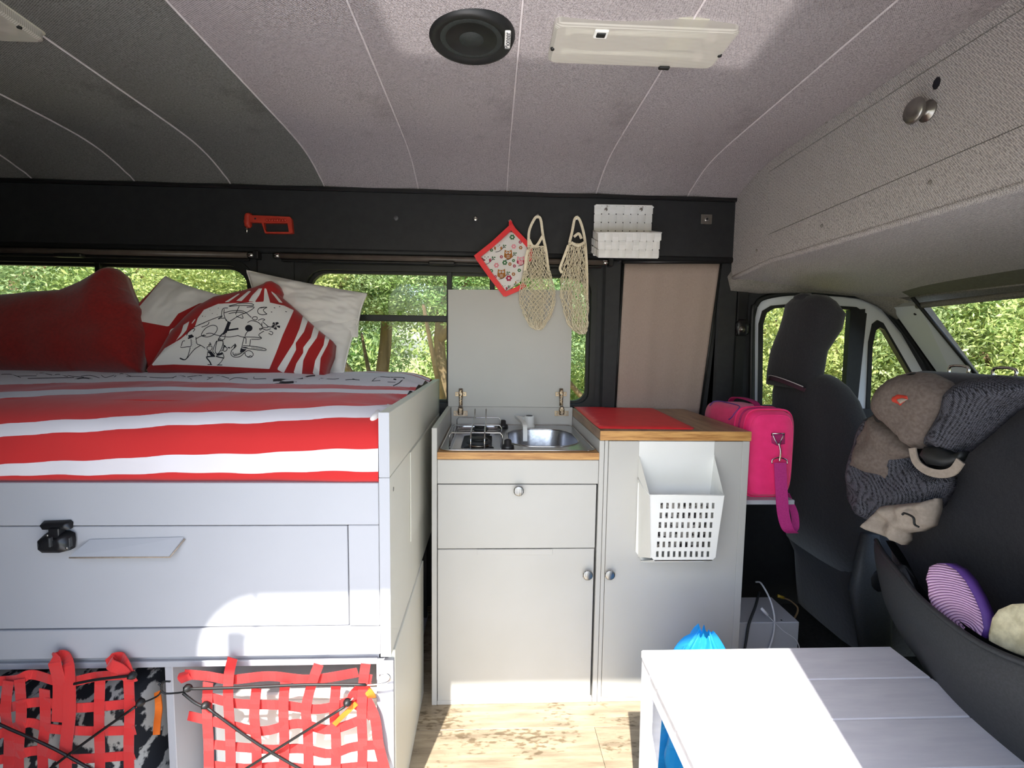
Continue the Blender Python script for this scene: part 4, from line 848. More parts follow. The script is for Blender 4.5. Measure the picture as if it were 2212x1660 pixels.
# ------------------------------------------------------------------ things hanging on the upper band
YU = YW-.03
hm = T('emergency_hammer', 'red window breaking hammer clipped on the black band', 'hammer', aY(585, 485, YU))
m_, f_ = Yp(YU-.004)
zh = lambda L: [(x/3.95+500, y/3.95+430) for x, y in L]
inflate('hammer_head', [f_(*p) for p in zh([(120, 130), (150, 115), (178, 128), (175, 235), (160, 250), (120, 245), (112, 200)])], m_, .022, 'redpl', hm, .006, width=.012)
hp = [f_(*p) for p in zh([(172, 146), (510, 160), (524, 180), (535, 295), (515, 302), (300, 300), (270, 210), (172, 206)])]; hi = [f_(*p) for p in zh([(290, 212), (490, 215), (502, 288), (312, 288), (296, 262)])]
plate('handle_frame', hp, [hi], YU-.020, YU-.001, mpY, 'redpl', hm)
for i in range(8):
    q = f_(*zh([(318+i*22, 190)])[0]); lathe('grip_bump', [(.006, 0), (.006, .005), (.003, .008), (0, .0085)], (q[0], YU-.019, q[1]), (0, -1, 0), 'redpl', hm, 10)
q = f_(*zh([(138, 245)])[0]); lathe('steel_tip', [(.006, 0), (.005, .018), (.0015, .026), (0, .027)], (q[0], YU-.012, q[1]), (0, 0, -1), 'chrome', hm, 12)
q = f_(*zh([(218, 176)])[0]); lathe('logo_dot', [(.004, 0), (.004, .001), (0, .001)], (q[0], YU-.0205, q[1]), (0, -1, 0), 'ink', hm, 10)
q = aY(856, 472, YU); b_ = lathe('blanking_plug', [(.010, 0), (.012, .004), (.010, .008), (0, .010)], (q.x, YU, q.z), (0, -1, 0), 'screw'); tag(b_, 'round grey plastic plug in the black band right of the red hammer', 'plug')
def hook(x, y, label):
    h = T('wall_hook', label, 'hook', aY(x, y, YU)); q = aY(x, y, YU)
    lathe('base_disc', [(.0105, 0), (.0105, .003), (.008, .005), (0, .005)], (q.x, YU, q.z), (0, -1, 0), 'chrome', h, 18)
    tube('hook_wire', [(q.x, YU-.004, q.z+.002), (q.x, YU-.016, q.z+.001), (q.x, YU-.022, q.z-.004), (q.x, YU-.024, q.z+.006)], .0018, 'chrome', h, 8, 4); return q
hook(1027, 473, 'bare chrome hook on the black band left of the potholder')
h1 = hook(1102, 479, 'chrome hook holding the red edged potholder'); h2 = hook(1161, 468, 'chrome hook holding the left net bag'); h3 = hook(1246, 471, 'chrome hook holding the right net bag')
hook(1309, 450, 'chrome hook at the left of the white woven basket'); hook(1385, 452, 'chrome hook at the right of the white woven basket')
# potholder
po = T('potholder', 'square potholder with red border and owl print', 'potholder', aY(1087, 560, 2.28)); YP = YU-.026
m_, f_ = Yp(YP); z6 = lambda L: [(x/4.809+1000, y/4.809+420) for x, y in L]; Z6 = lambda L: [f_(*p) for p in z6(L)]
pho = inflate('quilted_pad', Z6([(170, 660), (300, 550), (490, 385), (560, 400), (640, 490), (690, 600), (640, 760), (610, 900), (440, 1020)]), m_, .007, mat('white_print_cotton', rgb(232, 228, 224), .9, ns=9, col2=rgb(224, 220, 214), bs=(30, .2, .003)), po, .012, back=.003, width=.02)
bl = Z6([(145, 660), (310, 530), (510, 355), (600, 430), (690, 560), (740, 620)]); 
BI = [0]
def bandp(name, L, wd, m, par, yy=YP-.004): BI[0] += 1; strip(name, [Vector((p[0], yy-.0011*BI[0], p[1])) for p in Z6(L)], wd, m, par, (0, -1, 0), .003, 0)
bandp('red_border', [(130, 662), (310, 520), (505, 340)], .023, 'redmat', po); bandp('red_border', [(500, 345), (590, 440), (665, 520), (700, 560), (690, 700)], .021, 'redmat', po)
bandp('red_border', [(152, 655), (290, 850), (445, 1050)], .024, 'redmat', po); bandp('red_border', [(430, 1045), (570, 985), (640, 940)], .022, 'redmat', po)
strip('hanging_loop', [Vector((Z6([(500, 350)])[0][0], YP, Z6([(500, 350)])[0][1])), Vector((h1.x-.002, YU-.028, h1.z-.022)), Vector((h1.x, YU-.023, h1.z-.003)), Vector((h1.x+.008, YU-.028, h1.z-.022)), Vector((Z6([(545, 370)])[0][0], YP, Z6([(545, 370)])[0][1]))], .010, 'redmat', po, (0, -1, 0), .0015, 4)
bvp = bvh_of(pho)
def flat(name, polys, m, par, bv_, lift=.0014):
    V = []; F = []
    for L in polys:
        P = []
        for x, y in L:
            d = pray(x, y).normalized(); h = bv_.ray_cast(CAM, d)
            if h[0] is None: P = None; break
            P.append(h[0]-d*lift)
        if P: k = len(V); V += P; F.append(tuple(range(k, k+len(P))))
    return mk(name, V, F, m, par) if V else None
pk = mat('print_pink', rgb(232, 150, 160), .9, ns=30, col2=rgb(226, 140, 152)); br = mat('print_brown', rgb(170, 110, 50), .9, ns=30, col2=rgb(160, 100, 44)); gr = mat('print_green', rgb(66, 120, 74), .9, ns=30, col2=rgb(60, 110, 66)); mg = mat('print_crimson', rgb(176, 50, 84), .9, ns=30, col2=rgb(168, 46, 78)); wh_ = mat('print_white', rgb(240, 236, 230), .9, ns=30, col2=rgb(236, 232, 226))
z8 = lambda L: [(x/6.144+380, y/6.144+590) for x, y in L]
flat('printed_balloon', [z8(circ(967, 733, 50, 44, 14))], 'ink', ct, bv, .0016)
flat('printed_ball', [z8([(1325, 700)]+circ(1325, 700, 58, 52, 3, a0, a0+.6)) for a0 in (0, 1.25, 2.5, 3.75, 5.0)], 'ink', ct, bv, .0016)
flat('printed_hat', [z8([(160, 830), (215, 815), (232, 850), (180, 870)]), z8([(690, 640), (730, 655), (700, 740), (670, 800), (630, 790), (660, 720)])], 'ink', ct, bv, .0016)
flat('printed_shirt', [z8([(425, 1045), (470, 1040), (515, 1095), (470, 1110)]), z8([(535, 1095), (620, 1055), (615, 1085), (560, 1100)]), z8([(860, 1000), (940, 1015), (900, 1050), (850, 1055)])], 'ink', ct, bv, .0016)
owls = [(245, 670, 50, pk), (365, 545, 46, br), (470, 625, 48, br), (600, 690, 46, pk), (400, 825, 48, br), (425, 965, 38, pk), (570, 905, 30, br)]
for ox, oy, s_, mm in owls:
    body = [(ox+s_*a, oy+s_*b) for a, b in ((-.75, -1.0), (-.3, -.75), (.3, -.75), (.75, -1.05), (.85, -.2), (.8, .5), (.4, 1.0), (-.2, 1.1), (-.6, .7), (-.85, 0))]
    flat('owl_body', [z6(body)], mm, po, bvp); flat('owl_eye', [z6(circ(ox-.33*s_, oy-.38*s_, .26*s_, k=8)), z6(circ(ox+.33*s_, oy-.38*s_, .26*s_, k=8))], wh_, po, bvp, .0019)
    flat('owl_pupil', [z6(circ(ox-.33*s_, oy-.38*s_, .12*s_, k=6)), z6(circ(ox+.33*s_, oy-.38*s_, .12*s_, k=6)), z6([(ox-.1*s_, oy-.2*s_), (ox+.1*s_, oy-.2*s_), (ox, oy)])], 'ink', po, bvp, .0024)
    flat('owl_wing', [z6([(ox-.85*s_, oy-.1*s_), (ox-.5*s_, oy+.1*s_), (ox-.55*s_, oy+.8*s_), (ox-.9*s_, oy+.5*s_)]), z6([(ox+.85*s_, oy-.1*s_), (ox+.5*s_, oy+.1*s_), (ox+.6*s_, oy+.8*s_), (ox+.95*s_, oy+.5*s_)])], mg if mm is pk else br, po, bvp, .0019)
    ribbons('owl_belly_lines', [[.7]+z6([(ox-.35*s_, oy+j*s_), (ox+.35*s_, oy+j*s_)]) for j in (.2, .45, .7)], bvp, wh_, po, lift=.0024)
    ribbons('branch', [[1.1]+z6([(ox-.6*s_, oy+1.2*s_), (ox+.3*s_, oy+1.0*s_), (ox+1.1*s_, oy+.3*s_), (ox+1.7*s_, oy-.4*s_)]), [.8]+z6([(ox+1.1*s_, oy+.3*s_), (ox+1.2*s_, oy-.4*s_)])], bvp, 'ink', po, lift=.0017)
    flat('leaves', [z6(circ(ox+1.25*s_, oy-.3*s_, .14*s_, .22*s_, k=7)), z6(circ(ox+1.7*s_, oy-.3*s_, .2*s_, .13*s_, k=7)), z6(circ(ox+1.55*s_, oy+.15*s_, .2*s_, .1*s_, k=7))], gr, po, bvp, .0019)
for fx_, fy_, s_, mm in ((512, 445, 30, gr), (528, 542, 26, pk), (595, 497, 18, mg), (600, 555, 20, br), (297, 580, 18, gr), (400, 650, 18, mg), (348, 738, 28, pk), (435, 710, 28, gr), (488, 725, 20, br), (525, 688, 18, gr), (535, 745, 18, mg), (295, 795, 20, gr), (340, 855, 15, mg), (477, 872, 34, mg), (525, 830, 20, br), (585, 790, 20, gr), (545, 940, 16, gr)):
    flat('printed_flower', [z6(circ(fx_+s_*.62*math.cos(a), fy_+s_*.62*math.sin(a), s_*.36, k=7)) for a in np.arange(6)*1.047], mm, po, bvp); flat('flower_centre', [z6(circ(fx_, fy_, s_*.3, k=7))], wh_, po, bvp, .002)
# net bags
def netbag(label, hk, ytop, outline, strands, cells, seed, handle):
    """outline: rows of (y px, left px, right px) of the hanging bag; diamond mesh of knotted string on a flattened sack"""
    t = T('net_bag', label, 'bag', (hk.x, YU-.05, hk.z-.25)); r_ = random.Random(seed); Yc = YU-.045
    ysr = [o[0] for o in outline]; def_ = lambda y, k: float(np.interp(y, ysr, [o[k] for o in outline]))
    def S(th, v):
        y = ysr[0]+(ysr[-1]-ysr[0])*v; l, r = def_(y, 1), def_(y, 2); cx = (l+r)/2; hw = (r-l)/2
        fold = 1+.10*math.sin(3*th+v*5+seed)*math.sin(v*3)
        x = cx+hw*math.cos(th)*min(1.0, fold); yy = Yc-.028*math.sin(th)*(.35+.65*math.sin(min(1, v)*math.pi*.9))*fold
        jit = 4.5*noise.noise(Vector((th*3, v*14, seed)))
        p = aY(x+jit, y+4*noise.noise(Vector((th*4, v*9, seed+5))), yy); return p
    L = []
    for s in range(strands):
        for d in (1, -1):
            pts = []
            for k in range(cells+1):
                th = 6.2832*(s+d*k*.5)/strands; pts.append(S(th, k/cells))
            q = []
            for a, b in zip(pts[:-1], pts[1:]):
                q += [a, a.lerp(b, .5)+Vector((0, 0, -.0012))]
            q.append(pts[-1]); L.append(q)
    n = tubes('netting', L, .0012, 'string', t, 4); n['kind'] = 'stuff'
    L = []
    for s in range(int(strands*.5)):          # the slack inner folds of the net
        for d in (1, -1):
            q = []
            for k in range(cells*2+1):
                v = .03+.93*k/(cells*2); th = 6.2832*(s+d*k*.33)/int(strands*.5); a = S(th, min(1, v)); c = S(th+3.14159, min(1, v)); w_ = .30+.18*noise.noise(Vector((th, v*6, seed*3)))
                q.append(a.lerp(c, w_)+Vector((.006*noise.noise(Vector((th*2, v*25, 7))), .0, .006*noise.noise(Vector((th*2, v*25, 3))))))
            L.append(q)
    n = tubes('inner_netting', L, .0010, 'string', t, 4); n['kind'] = 'stuff'
    for hpts in handle: strip('handle', [aY(x, y, yy) for x, y, yy in hpts], .012, 'string', t, (0, -1, 0), .0016, 5)
    ring_ = [S(th, 0)+Vector((0, 0, .002)) for th in np.linspace(0, 6.2832, 25)]; tube('hem', ring_, .0035, 'string', t, 6)
    bot = [S(th, 1) for th in np.linspace(0, 6.2832, 17)]; tube('bottom_drawstring', bot, .0022, 'string', t, 6)
    return t
Yh = YU-.026
netbag('left cream net bag with wide open mesh beside the potholder', h2, 0, [(534, 1143, 1176), (560, 1139, 1181), (600, 1128, 1192), (630, 1121, 1200), (660, 1124, 1200), (685, 1134, 1190), (704, 1146, 1176), (711, 1155, 1170)], 22, 30, 1,
  [[(1142, 535, Yh-.02), (1143, 500, Yh-.01), (1154, 474, Yh), (1161, 469, Yh), (1168, 475, Yh), (1173, 510, Yh-.01), (1180, 545, Yh-.02), (1184, 585, Yh-.02)],
   [(1140, 540, Yh-.02), (1136, 560, Yh-.02), (1134, 585, Yh-.02)], [(1143, 518, Yh-.022), (1150, 531, Yh-.024), (1160, 530, Yh-.024), (1172, 510, Yh-.02)]])
netbag('right cream net bag with long tight mesh left of the white basket', h3, 0, [(528, 1228, 1264), (560, 1222, 1267), (600, 1213, 1269), (640, 1209, 1270), (670, 1216, 1270), (695, 1222, 1270), (712, 1236, 1268), (721, 1252, 1264)], 26, 24, 4,
  [[(1230, 525, Yh-.02), (1236, 500, Yh-.01), (1241, 475, Yh), (1247, 470, Yh), (1254, 480, Yh), (1262, 510, Yh-.01), (1266, 550, Yh-.02), (1268, 600, Yh-.02), (1268, 650, Yh-.02)],
   [(1234, 524, Yh-.03), (1248, 531, Yh-.04), (1262, 524, Yh-.03)], [(1228, 530, Yh-.02), (1216, 562, Yh-.02), (1210, 580, Yh-.02), (1214, 590, Yh-.02)], [(1240, 512, Yh-.01), (1250, 505, Yh-.005), (1256, 516, Yh-.01)]])
# woven wall basket
bk = T('woven_basket', 'white woven wall basket hanging on two hooks', 'basket', aY(1350, 500, 2.27))
wband = mat('white_woven_band', rgb(246, 246, 244), .7, ns=14, col2=rgb(238, 236, 232), bs=(420, .25, .0008), scale=(1, 1, .2))
def weavewall(Y0, cols_, rows_, corners, dark, par):
    """interlaced flat bands between four photo corners at depth Y0"""
    TL_, TR_, BR_, BL_ = [aY(x, y, Y0) for x, y in corners]
    P = lambda u, v: TL_.lerp(TR_, u).lerp(BL_.lerp(BR_, u), v)
    wv = (TR_-TL_).length/cols_; wh = (BL_-TL_).length/rows_
    for c in range(cols_):
        pts = []
        for k in range(rows_*4+1):
            v = k/(rows_*4); ph = math.sin((v*rows_+ (c % 2))*math.pi+.0) if False else math.cos((v*rows_-.5+(c % 2))*math.pi); pts.append(P((c+.5)/cols_, v)+Vector((0, -.0030*ph, 0)))
        strip('woven_band', pts, wv*.86, wband, par, (0, -1, 0), .0005, 0, wdir=(1, 0, 0))
    for r in range(rows_):
        pts = []
        for k in range(cols_*4+1):
            u = k/(cols_*4); ph = -math.cos((u*cols_-.5+(r % 2))*math.pi); pts.append(P(u, (r+.5)/rows_)+Vector((0, -.0030*ph, 0)))
        strip('woven_band', pts, wh*.86, wband, par, (0, -1, 0), .0005, 0, wdir=(0, 0, 1))
Yf = YU-.135
weavewall(YU-.012, 8, 6, [(1284, 444), (1411, 446), (1402, 553), (1281, 553)], 0, bk)
weavewall(Yf, 9, 3, [(1291, 503), (1429, 503), (1421, 559), (1293, 557)], 0, bk)
q1, q2 = aY(1281, 498, YU-.012), aY(1291, 503, Yf); q3, q4 = aY(1276, 545, YU-.012), aY(1293, 557, Yf)
for r in range(3):
    a = q1.lerp(q3, (r+.5)/3); b = q2.lerp(q4, (r+.5)/3); strip('woven_band', [a.lerp(b, k/12)+Vector((.0015*math.cos(k*1.57+r*3.14), 0, 0)) for k in range(13)], .030, wband, bk, (1, 0, 0), .0006, 0, wdir=(0, 0, 1))
q5, q7 = aY(1404, 500, YU-.012), aY(1402, 550, YU-.012); q6, q8 = aY(1429, 503, Yf), aY(1421, 559, Yf)
for r in range(3):
    a = q5.lerp(q7, (r+.5)/3); b = q6.lerp(q8, (r+.5)/3); strip('woven_band', [a.lerp(b, k/12)+Vector((.0015*math.cos(k*1.57+r*3.14), 0, 0)) for k in range(13)], .030, wband, bk, (1, 0, 0), .0006, 0, wdir=(0, 0, 1))
mk('basket_floor', [q3, q4, q8, q7, q3+Vector((0, 0, .003)), q4+Vector((0, 0, .003)), q8+Vector((0, 0, .003)), q7+Vector((0, 0, .003))], [(0, 1, 2, 3), (7, 6, 5, 4), (0, 4, 5, 1), (1, 5, 6, 2), (2, 6, 7, 3), (3, 7, 4, 0)], wband, bk)
tube('rim', [q1, q2, q6, q5], .0035, wband, bk, 6); tube('back_rim', [aY(1284, 446, YU-.012), aY(1288, 443, YU-.012), aY(1408, 445, YU-.012), aY(1412, 449, YU-.012)], .0035, wband, bk, 6)
for x in (1309, 1385):
    q = aY(x, 453, YU-.016); lathe('eyelet', [(.004, 0), (.0075, 0), (.008, .0015), (.0045, .002)], (q.x, YU-.0155, q.z), (0, -1, 0), 'chrome', bk, 16); lathe('eyelet_hole', [(.0045, 0), (.0042, .0006), (0, .0007)], (q.x, YU-.016, q.z), (0, -1, 0), 'rubber', bk, 12)
lt = T('key_latch', 'small square chrome lock plate at the right end of the black band', 'lock', aY(1525, 474, YU)); a, b = aY(1514, 463, YU), aY(1537, 486, YU)
box('square_plate', a.x, b.x, YU-.006, YU, b.z, a.z, 'alu', lt, .002); lathe('lock_barrel', [(.012, 0), (.012, .004), (.009, .005), (0, .005)], ((a.x+b.x)/2, YU-.006, (a.z+b.z)/2), (0, -1, 0), 'chrome', lt, 20); lathe('keyhole', [(.006, 0), (.006, .0008), (0, .0008)], ((a.x+b.x)/2, YU-.011, (a.z+b.z)/2), (0, -1, 0), 'rubber', lt, 12)
q = aY(1338, 566, YW-.03); cl_ = lathe('rod_clip', [(.010, 0), (.010, .006), (.005, .008), (.005, .018), (.007, .02), (0, .021)], (q.x, YW-.022, q.z), (0, -1, 0), 'greyp', None, 14); tag(cl_, 'small dark clip on the wall beneath the woven basket', 'clip')

# ------------------------------------------------------------------ table, blue bag
tb = T('coffee_table', 'white slatted plastic table standing by the door', 'table', (.76, .9, 0))
TX0, TX1, TY1, TZ = .413, 1.113, 1.215, .5
for k in range(5):
    y1 = TY1-k*.1265; y0 = y1-.1250
    box('slat', TX0, TX1, y0, y1, TZ-.022, TZ, 'ply', tb, .003)
    if k < 4: box('slat_joint', TX0+.003, TX1-.003, y0-.0016, y0, TZ-.022, TZ-.002, 'ply', tb, 0)
TYn = TY1-4*.1265-.1250
for x0 in (TX0+.004, TX1-.034): box('side_rail', x0, x0+.03, TYn+.03, TY1-.045, TZ-.075, TZ-.0225, 'ply', tb, .002)
for y0 in (TYn+.004, TY1-.024): box('end_rail', TX0+.05, TX1-.05, y0, y0+.02, TZ-.075, TZ-.0225, 'ply', tb, .002)
for x0, sx in ((TX0+.002, 1), (TX1-.002, -1)):
    for y0, sy in ((TY1-.004, -1), (TYn+.004, 1)):
        V = []
        for z, w_ in ((TZ-.0235, .062), (TZ-.08, .060), (0, .046)): V += [(x0+sx*(.0 if z else .004), y0, z), (x0+sx*w_, y0, z), (x0+sx*w_, y0+sy*.012, z), (x0+sx*.014, y0+sy*.012, z), (x0+sx*.014, y0+sy*w_, z), (x0+sx*(.0 if z else .004), y0+sy*w_, z)]
        F = [tuple(range(6)), tuple(range(17, 11, -1))]+[(i*6+j, i*6+(j+1) % 6, i*6+6+(j+1) % 6, i*6+6+j) for i in range(2) for j in range(6)]
        lg = mk('leg', V, F, 'ply', tb); bm = bmesh.new(); bm.from_mesh(lg.data); bmesh.ops.recalc_face_normals(bm, faces=bm.faces[:]); bm.to_mesh(lg.data); bm.free()
bb = T('blue_bag', 'crumpled translucent blue plastic bag on the floor behind the white table', 'bag', (.8, 1.4, 0))
def bagf(u, v):
    th = 6.2832*u; k = .026+.145*(1-v**2.6)**.9; c = math.cos(th); s_ = math.sin(th)
    r = k*(1+.14*math.sin(th*5+v*3)+.08*math.sin(th*11-v*8)+.25*noise.noise(Vector((c*2, s_*2, v*5))))
    return Vector((.665+.0*v+r*c*.85, 1.375+.0*v+r*s_*.7, .005+.44*v+.02*noise.noise(Vector((c*3, s_*3, v*9)))))
grid('bag_film', bagf, 90, 34, 'blue', bb, smooth=False, closeu=True)
b2 = T('blue_bag', 'second blue plastic bag seen under the table top behind the leg', 'bag', (.62, 1.0, 0))
def bagg(u, v):
    th = 6.2832*u; k = .085*math.sin(min(1, v*1.1+.25)*3.0)+.015; c = math.cos(th); s_ = math.sin(th); r = k*(1+.2*math.sin(th*4+v*4)+.1*math.sin(th*9))
    return Vector((.66+r*c*1.1, 1.03+r*s_*1.4, .006+.34*v))
grid('bag_film', bagg, 70, 24, 'blue', b2, smooth=False, closeu=True)

# ------------------------------------------------------------------ under the bed: what is stowed, nets and cords
prt = mat('black_white_print', rgb(36, 38, 44), .85, ns=16, col2=rgb(206, 202, 196), detail=7, ramp=(.49, .53), scale=(1.6, 1, 1), bs=(18, .4, .006))
lb_ = inflate('printed_bag', pxY([(-160, 1470), (60, 1462), (200, 1448), (345, 1446), (352, 1500), (350, 1700), (-160, 1700)], 1.34), Yp(1.34)[0], .10, prt, None, .02, back=.15, wr=.03, ws=14, width=.16); tag(lb_, 'black and white leaf printed bag stowed in the left compartment under the bed', 'bag')
of_ = T('orange_tab', 'orange fabric tab standing at the right edge of the left compartment', 'tab', aY(342, 1560, 1.22)); strip('tab', [aY(340, 1495, 1.235), aY(343, 1530, 1.22), aY(340, 1562, 1.235), aY(338, 1588, 1.23)], .018, 'orange', of_)
wb_ = T('storage_box', 'white plastic storage box behind the red webbing in the right compartment', 'box', (-.56, 1.6, .05)); q1, q2 = aY(448, 1510, 1.30), aY(815, 1502, 1.30)
box('box_body', q1.x+.01, q2.x-.005, 1.305, 1.75, .042, q1.z, 'plastic', wb_, .008); box('rim', q1.x, q2.x, 1.295, 1.76, q1.z-.006, q1.z+.016, 'plastic', wb_, .004); box('rim_band', q1.x+.005, q2.x, 1.30, 1.755, q1.z-.02, q1.z-.010, 'plastic', wb_, .002)
def net(name, label, straps, loops, off):
    t = T(name, label, 'cargo net', (aY(*straps[0][1][0], YB-.01).x, YB, .2))
    for kind, L in straps:
        P = smoothpts([Vector((x, y, 0)) for x, y in L], 6); R = []
        for i, p in enumerate(P):
            s_ = .0035*math.sin((p.x if kind == 'h' else p.y)*.10+(0 if kind == 'h' else 1.6)+off)
            R.append(aY(p.x, p.y, YB-.012+s_+(-.004 if kind == 'v' else 0)))
        strip('webbing_strap', R, .0245 if kind != 'd' else .026, 'web', t, (0, -1, 0), .0009, 0)
    for L in loops: strip('webbing_loop', [aY(x, y, yy) for x, y, yy in L], .029, 'web', t, (0, -1, 0), .0012, 5)
    return t
net('cargo_net', 'red webbing cargo net across the left compartment under the bed', [
 ('v', [(18, 1472), (12, 1540), (20, 1600), (16, 1700)]), ('v', [(42, 1468), (46, 1540), (40, 1620), (42, 1700)]), ('v', [(96, 1490), (98, 1560), (92, 1620), (95, 1700)]), ('v', [(216, 1470), (214, 1560), (216, 1640), (214, 1700)]), ('v', [(278, 1472), (280, 1540), (278, 1610), (280, 1700)]),
 ('h', [(-80, 1475), (30, 1470), (70, 1458), (140, 1475), (210, 1462), (292, 1458)]), ('h', [(-80, 1530), (0, 1532), (60, 1520), (100, 1518), (160, 1530), (292, 1520)]), ('h', [(-80, 1585), (0, 1586), (60, 1562), (110, 1575), (200, 1580), (292, 1578)]), ('h', [(-80, 1640), (0, 1642), (80, 1622), (150, 1640), (290, 1632)])],
 [[(125, 1560, YB-.018), (128, 1480, YB-.02), (118, 1432, YB-.03), (125, 1419, YB-.012), (142, 1420, YB-.008), (148, 1450, YB-.02), (150, 1540, YB-.02), (142, 1620, YB-.018), (142, 1700, YB-.016)], [(285, 1475, YB-.016), (262, 1448, YB-.028), (238, 1436, YB-.03), (243, 1424, YB-.015), (262, 1422, YB-.006), (270, 1440, YB-.02), (280, 1470, YB-.016)]], 0)
z7 = lambda L: [(x/2.458, y/2.458+1380) for x, y in L]
net('cargo_net', 'red webbing cargo net across the right compartment under the bed', [('v', z7([(1235, 105), (1215, 200), (1212, 330), (1222, 500), (1225, 700)])), ('v', z7([(1105, 235), (1100, 400), (1108, 560), (1110, 780)])), ('v', z7([(1362, 265), (1350, 400), (1362, 560), (1365, 780)])), ('v', z7([(1515, 235), (1505, 360), (1510, 560), (1505, 780)])),
 ('v', z7([(1692, 138), (1650, 260), (1625, 380), (1635, 510), (1640, 780)])), ('v', z7([(1785, 240), (1775, 400), (1785, 560), (1780, 780)])), ('v', z7([(1942, 135), (1930, 230), (1920, 400), (1925, 560), (1920, 780)])),
 ('h', z7([(985, 190), (1100, 200), (1230, 218), (1430, 200), (1650, 218), (1900, 180)])), ('h', z7([(1080, 300), (1250, 345), (1500, 355), (1700, 375), (1900, 320)])), ('h', z7([(1000, 410), (1250, 468), (1400, 492), (1580, 452), (1750, 485), (1920, 430)])), ('h', z7([(1100, 560), (1300, 580), (1450, 590), (1600, 585), (1750, 612), (1880, 575), (2010, 565)])), ('h', z7([(1090, 670), (1300, 690), (1500, 680), (1700, 700), (1900, 680), (2040, 680)])),
 ('d', z7([(1950, 190), (1940, 300), (1990, 420), (2010, 560), (2045, 700)])), ('d', z7([(1940, 240), (1870, 320), (1950, 390), (1980, 420)]))],
 [[(400, 1452, YB-.01), (396, 1462, YB-.02), (404, 1472, YB-.016)]], 1)
ot = T('orange_tag', 'orange tag tucked into the right end of the right red net', 'tag', aY(795, 1495, YB-.02)); strip('tag_flap', [aY(790, 1488, YB-.01), aY(800, 1500, YB-.016), (aY(804, 1508, YB-.01))], .02, 'orange', ot); strip('tag_flap', [aY(770, 1520, YB-.02), aY(740, 1548, YB-.022), aY(722, 1566, YB-.02)], .012, 'orange', ot)
def cord(name, label, runs, knots, hooks):
    t = T(name, label, 'bungee cord', aY(*runs[0][0], YB-.03))
    for L in runs: tube('elastic_cord', [aY(x, y, YB-.03) for x, y in L], .0033, 'rubber', t, 8, 5)
    for x, y in knots: inflate('knot', [(aY(x+8*math.cos(a)*1.2, y+8*math.sin(a), YB-.03).x, aY(x+8*math.cos(a)*1.2, y+8*math.sin(a), YB-.03).z) for a in np.linspace(0, 5.6, 9)], Yp(YB-.03)[0], .010, 'rubber', t, .006, back=.006, width=.007)
    for x, y, dx, dy in knots and []: pass
    for L, m_ in hooks: tube('hook', [aY(x, y, YB-.028) for x, y in L], .0021, m_, t, 8, 5)
    return t
cord('bungee_cord', 'black bungee cord crossed over the left red net', [[(-60, 1530), (0, 1566), (120, 1620), (260, 1700)], [(70, 1690), (190, 1600), (292, 1528)], [(160, 1478), (215, 1468), (288, 1460)]], [(302, 1520), (284, 1462)], [([(305, 1520), (330, 1510), (345, 1500), (349, 1485), (342, 1478)], 'rubber')])
cord('bungee_cord', 'black bungee cord crossed over the right red net', [[(404, 1489), (520, 1486), (660, 1480), (790, 1480)], [(445, 1528), (560, 1610), (680, 1680)], [(470, 1700), (600, 1618), (745, 1527)], [(395, 1498), (420, 1518), (440, 1528)]], [(404, 1489), (443, 1526), (750, 1520)], [([(404, 1494), (380, 1498), (352, 1497), (350, 1475), (368, 1473)], 'rubber'), ([(790, 1481), (825, 1478), (842, 1470), (838, 1458), (820, 1460)], 'chrome'), ([(752, 1518), (764, 1508)], 'chrome')])

# ------------------------------------------------------------------ ceiling fittings
sp = T('ceiling_speaker', 'round black speaker in the ceiling beside the lamp', 'speaker', (-.06, 1.31, 2.12))
SZ = czs(1.3)+.005
lathe('bezel', [(.112, 0), (.113, .012), (.106, .026), (.094, .030), (.088, .022)], (-.06, 1.312, SZ), (0, 0, -1), 'rubber', sp, 40)
lathe('grille', [(.094, .0), (.091, .020), (.07, .024), (.06, .018), (.035, .018), (.03, .024), (.0, .027)], (-.06, 1.312, SZ), (0, 0, -1), mat('speaker_mesh', rgb(24, 28, 28), .6, ns=400, col2=rgb(44, 50, 48), bs=(600, .6, .001)), sp, 40)
bg_c = aZ(1096, 86, SZ-.03)
bdg = box('badge', bg_c.x-.007, bg_c.x+.008, bg_c.y-.034, bg_c.y+.036, SZ-.032, SZ-.026, 'plastic', sp, .002)
def text(body, size, O, U, V_, m, parent, name='lettering'):
    cu = bpy.data.curves.new(name, 'FONT'); cu.body = body; cu.size = size; cu.extrude = .0002; cu.align_x = 'CENTER'; cu.align_y = 'CENTER'
    tmp = bpy.data.objects.new('tmp', cu); C.objects.link(tmp); bpy.context.view_layer.update(); me = tmp.evaluated_get(bpy.context.evaluated_depsgraph_get()).to_mesh()
    U = Vector(U); V_ = Vector(V_); W_ = U.cross(V_); V = [Vector(O)+U*v.co.x+V_*v.co.y+W_*v.co.z for v in me.vertices]; F = [p.vertices[:] for p in me.polygons]
    o = mk(name, V, F, m, parent); bpy.data.objects.remove(tmp); return o
text('Pioneer', .021, (bg_c.x+.0005, bg_c.y, SZ-.0324), (0, -1, 0), (-1, 0, 0), 'ink', sp)
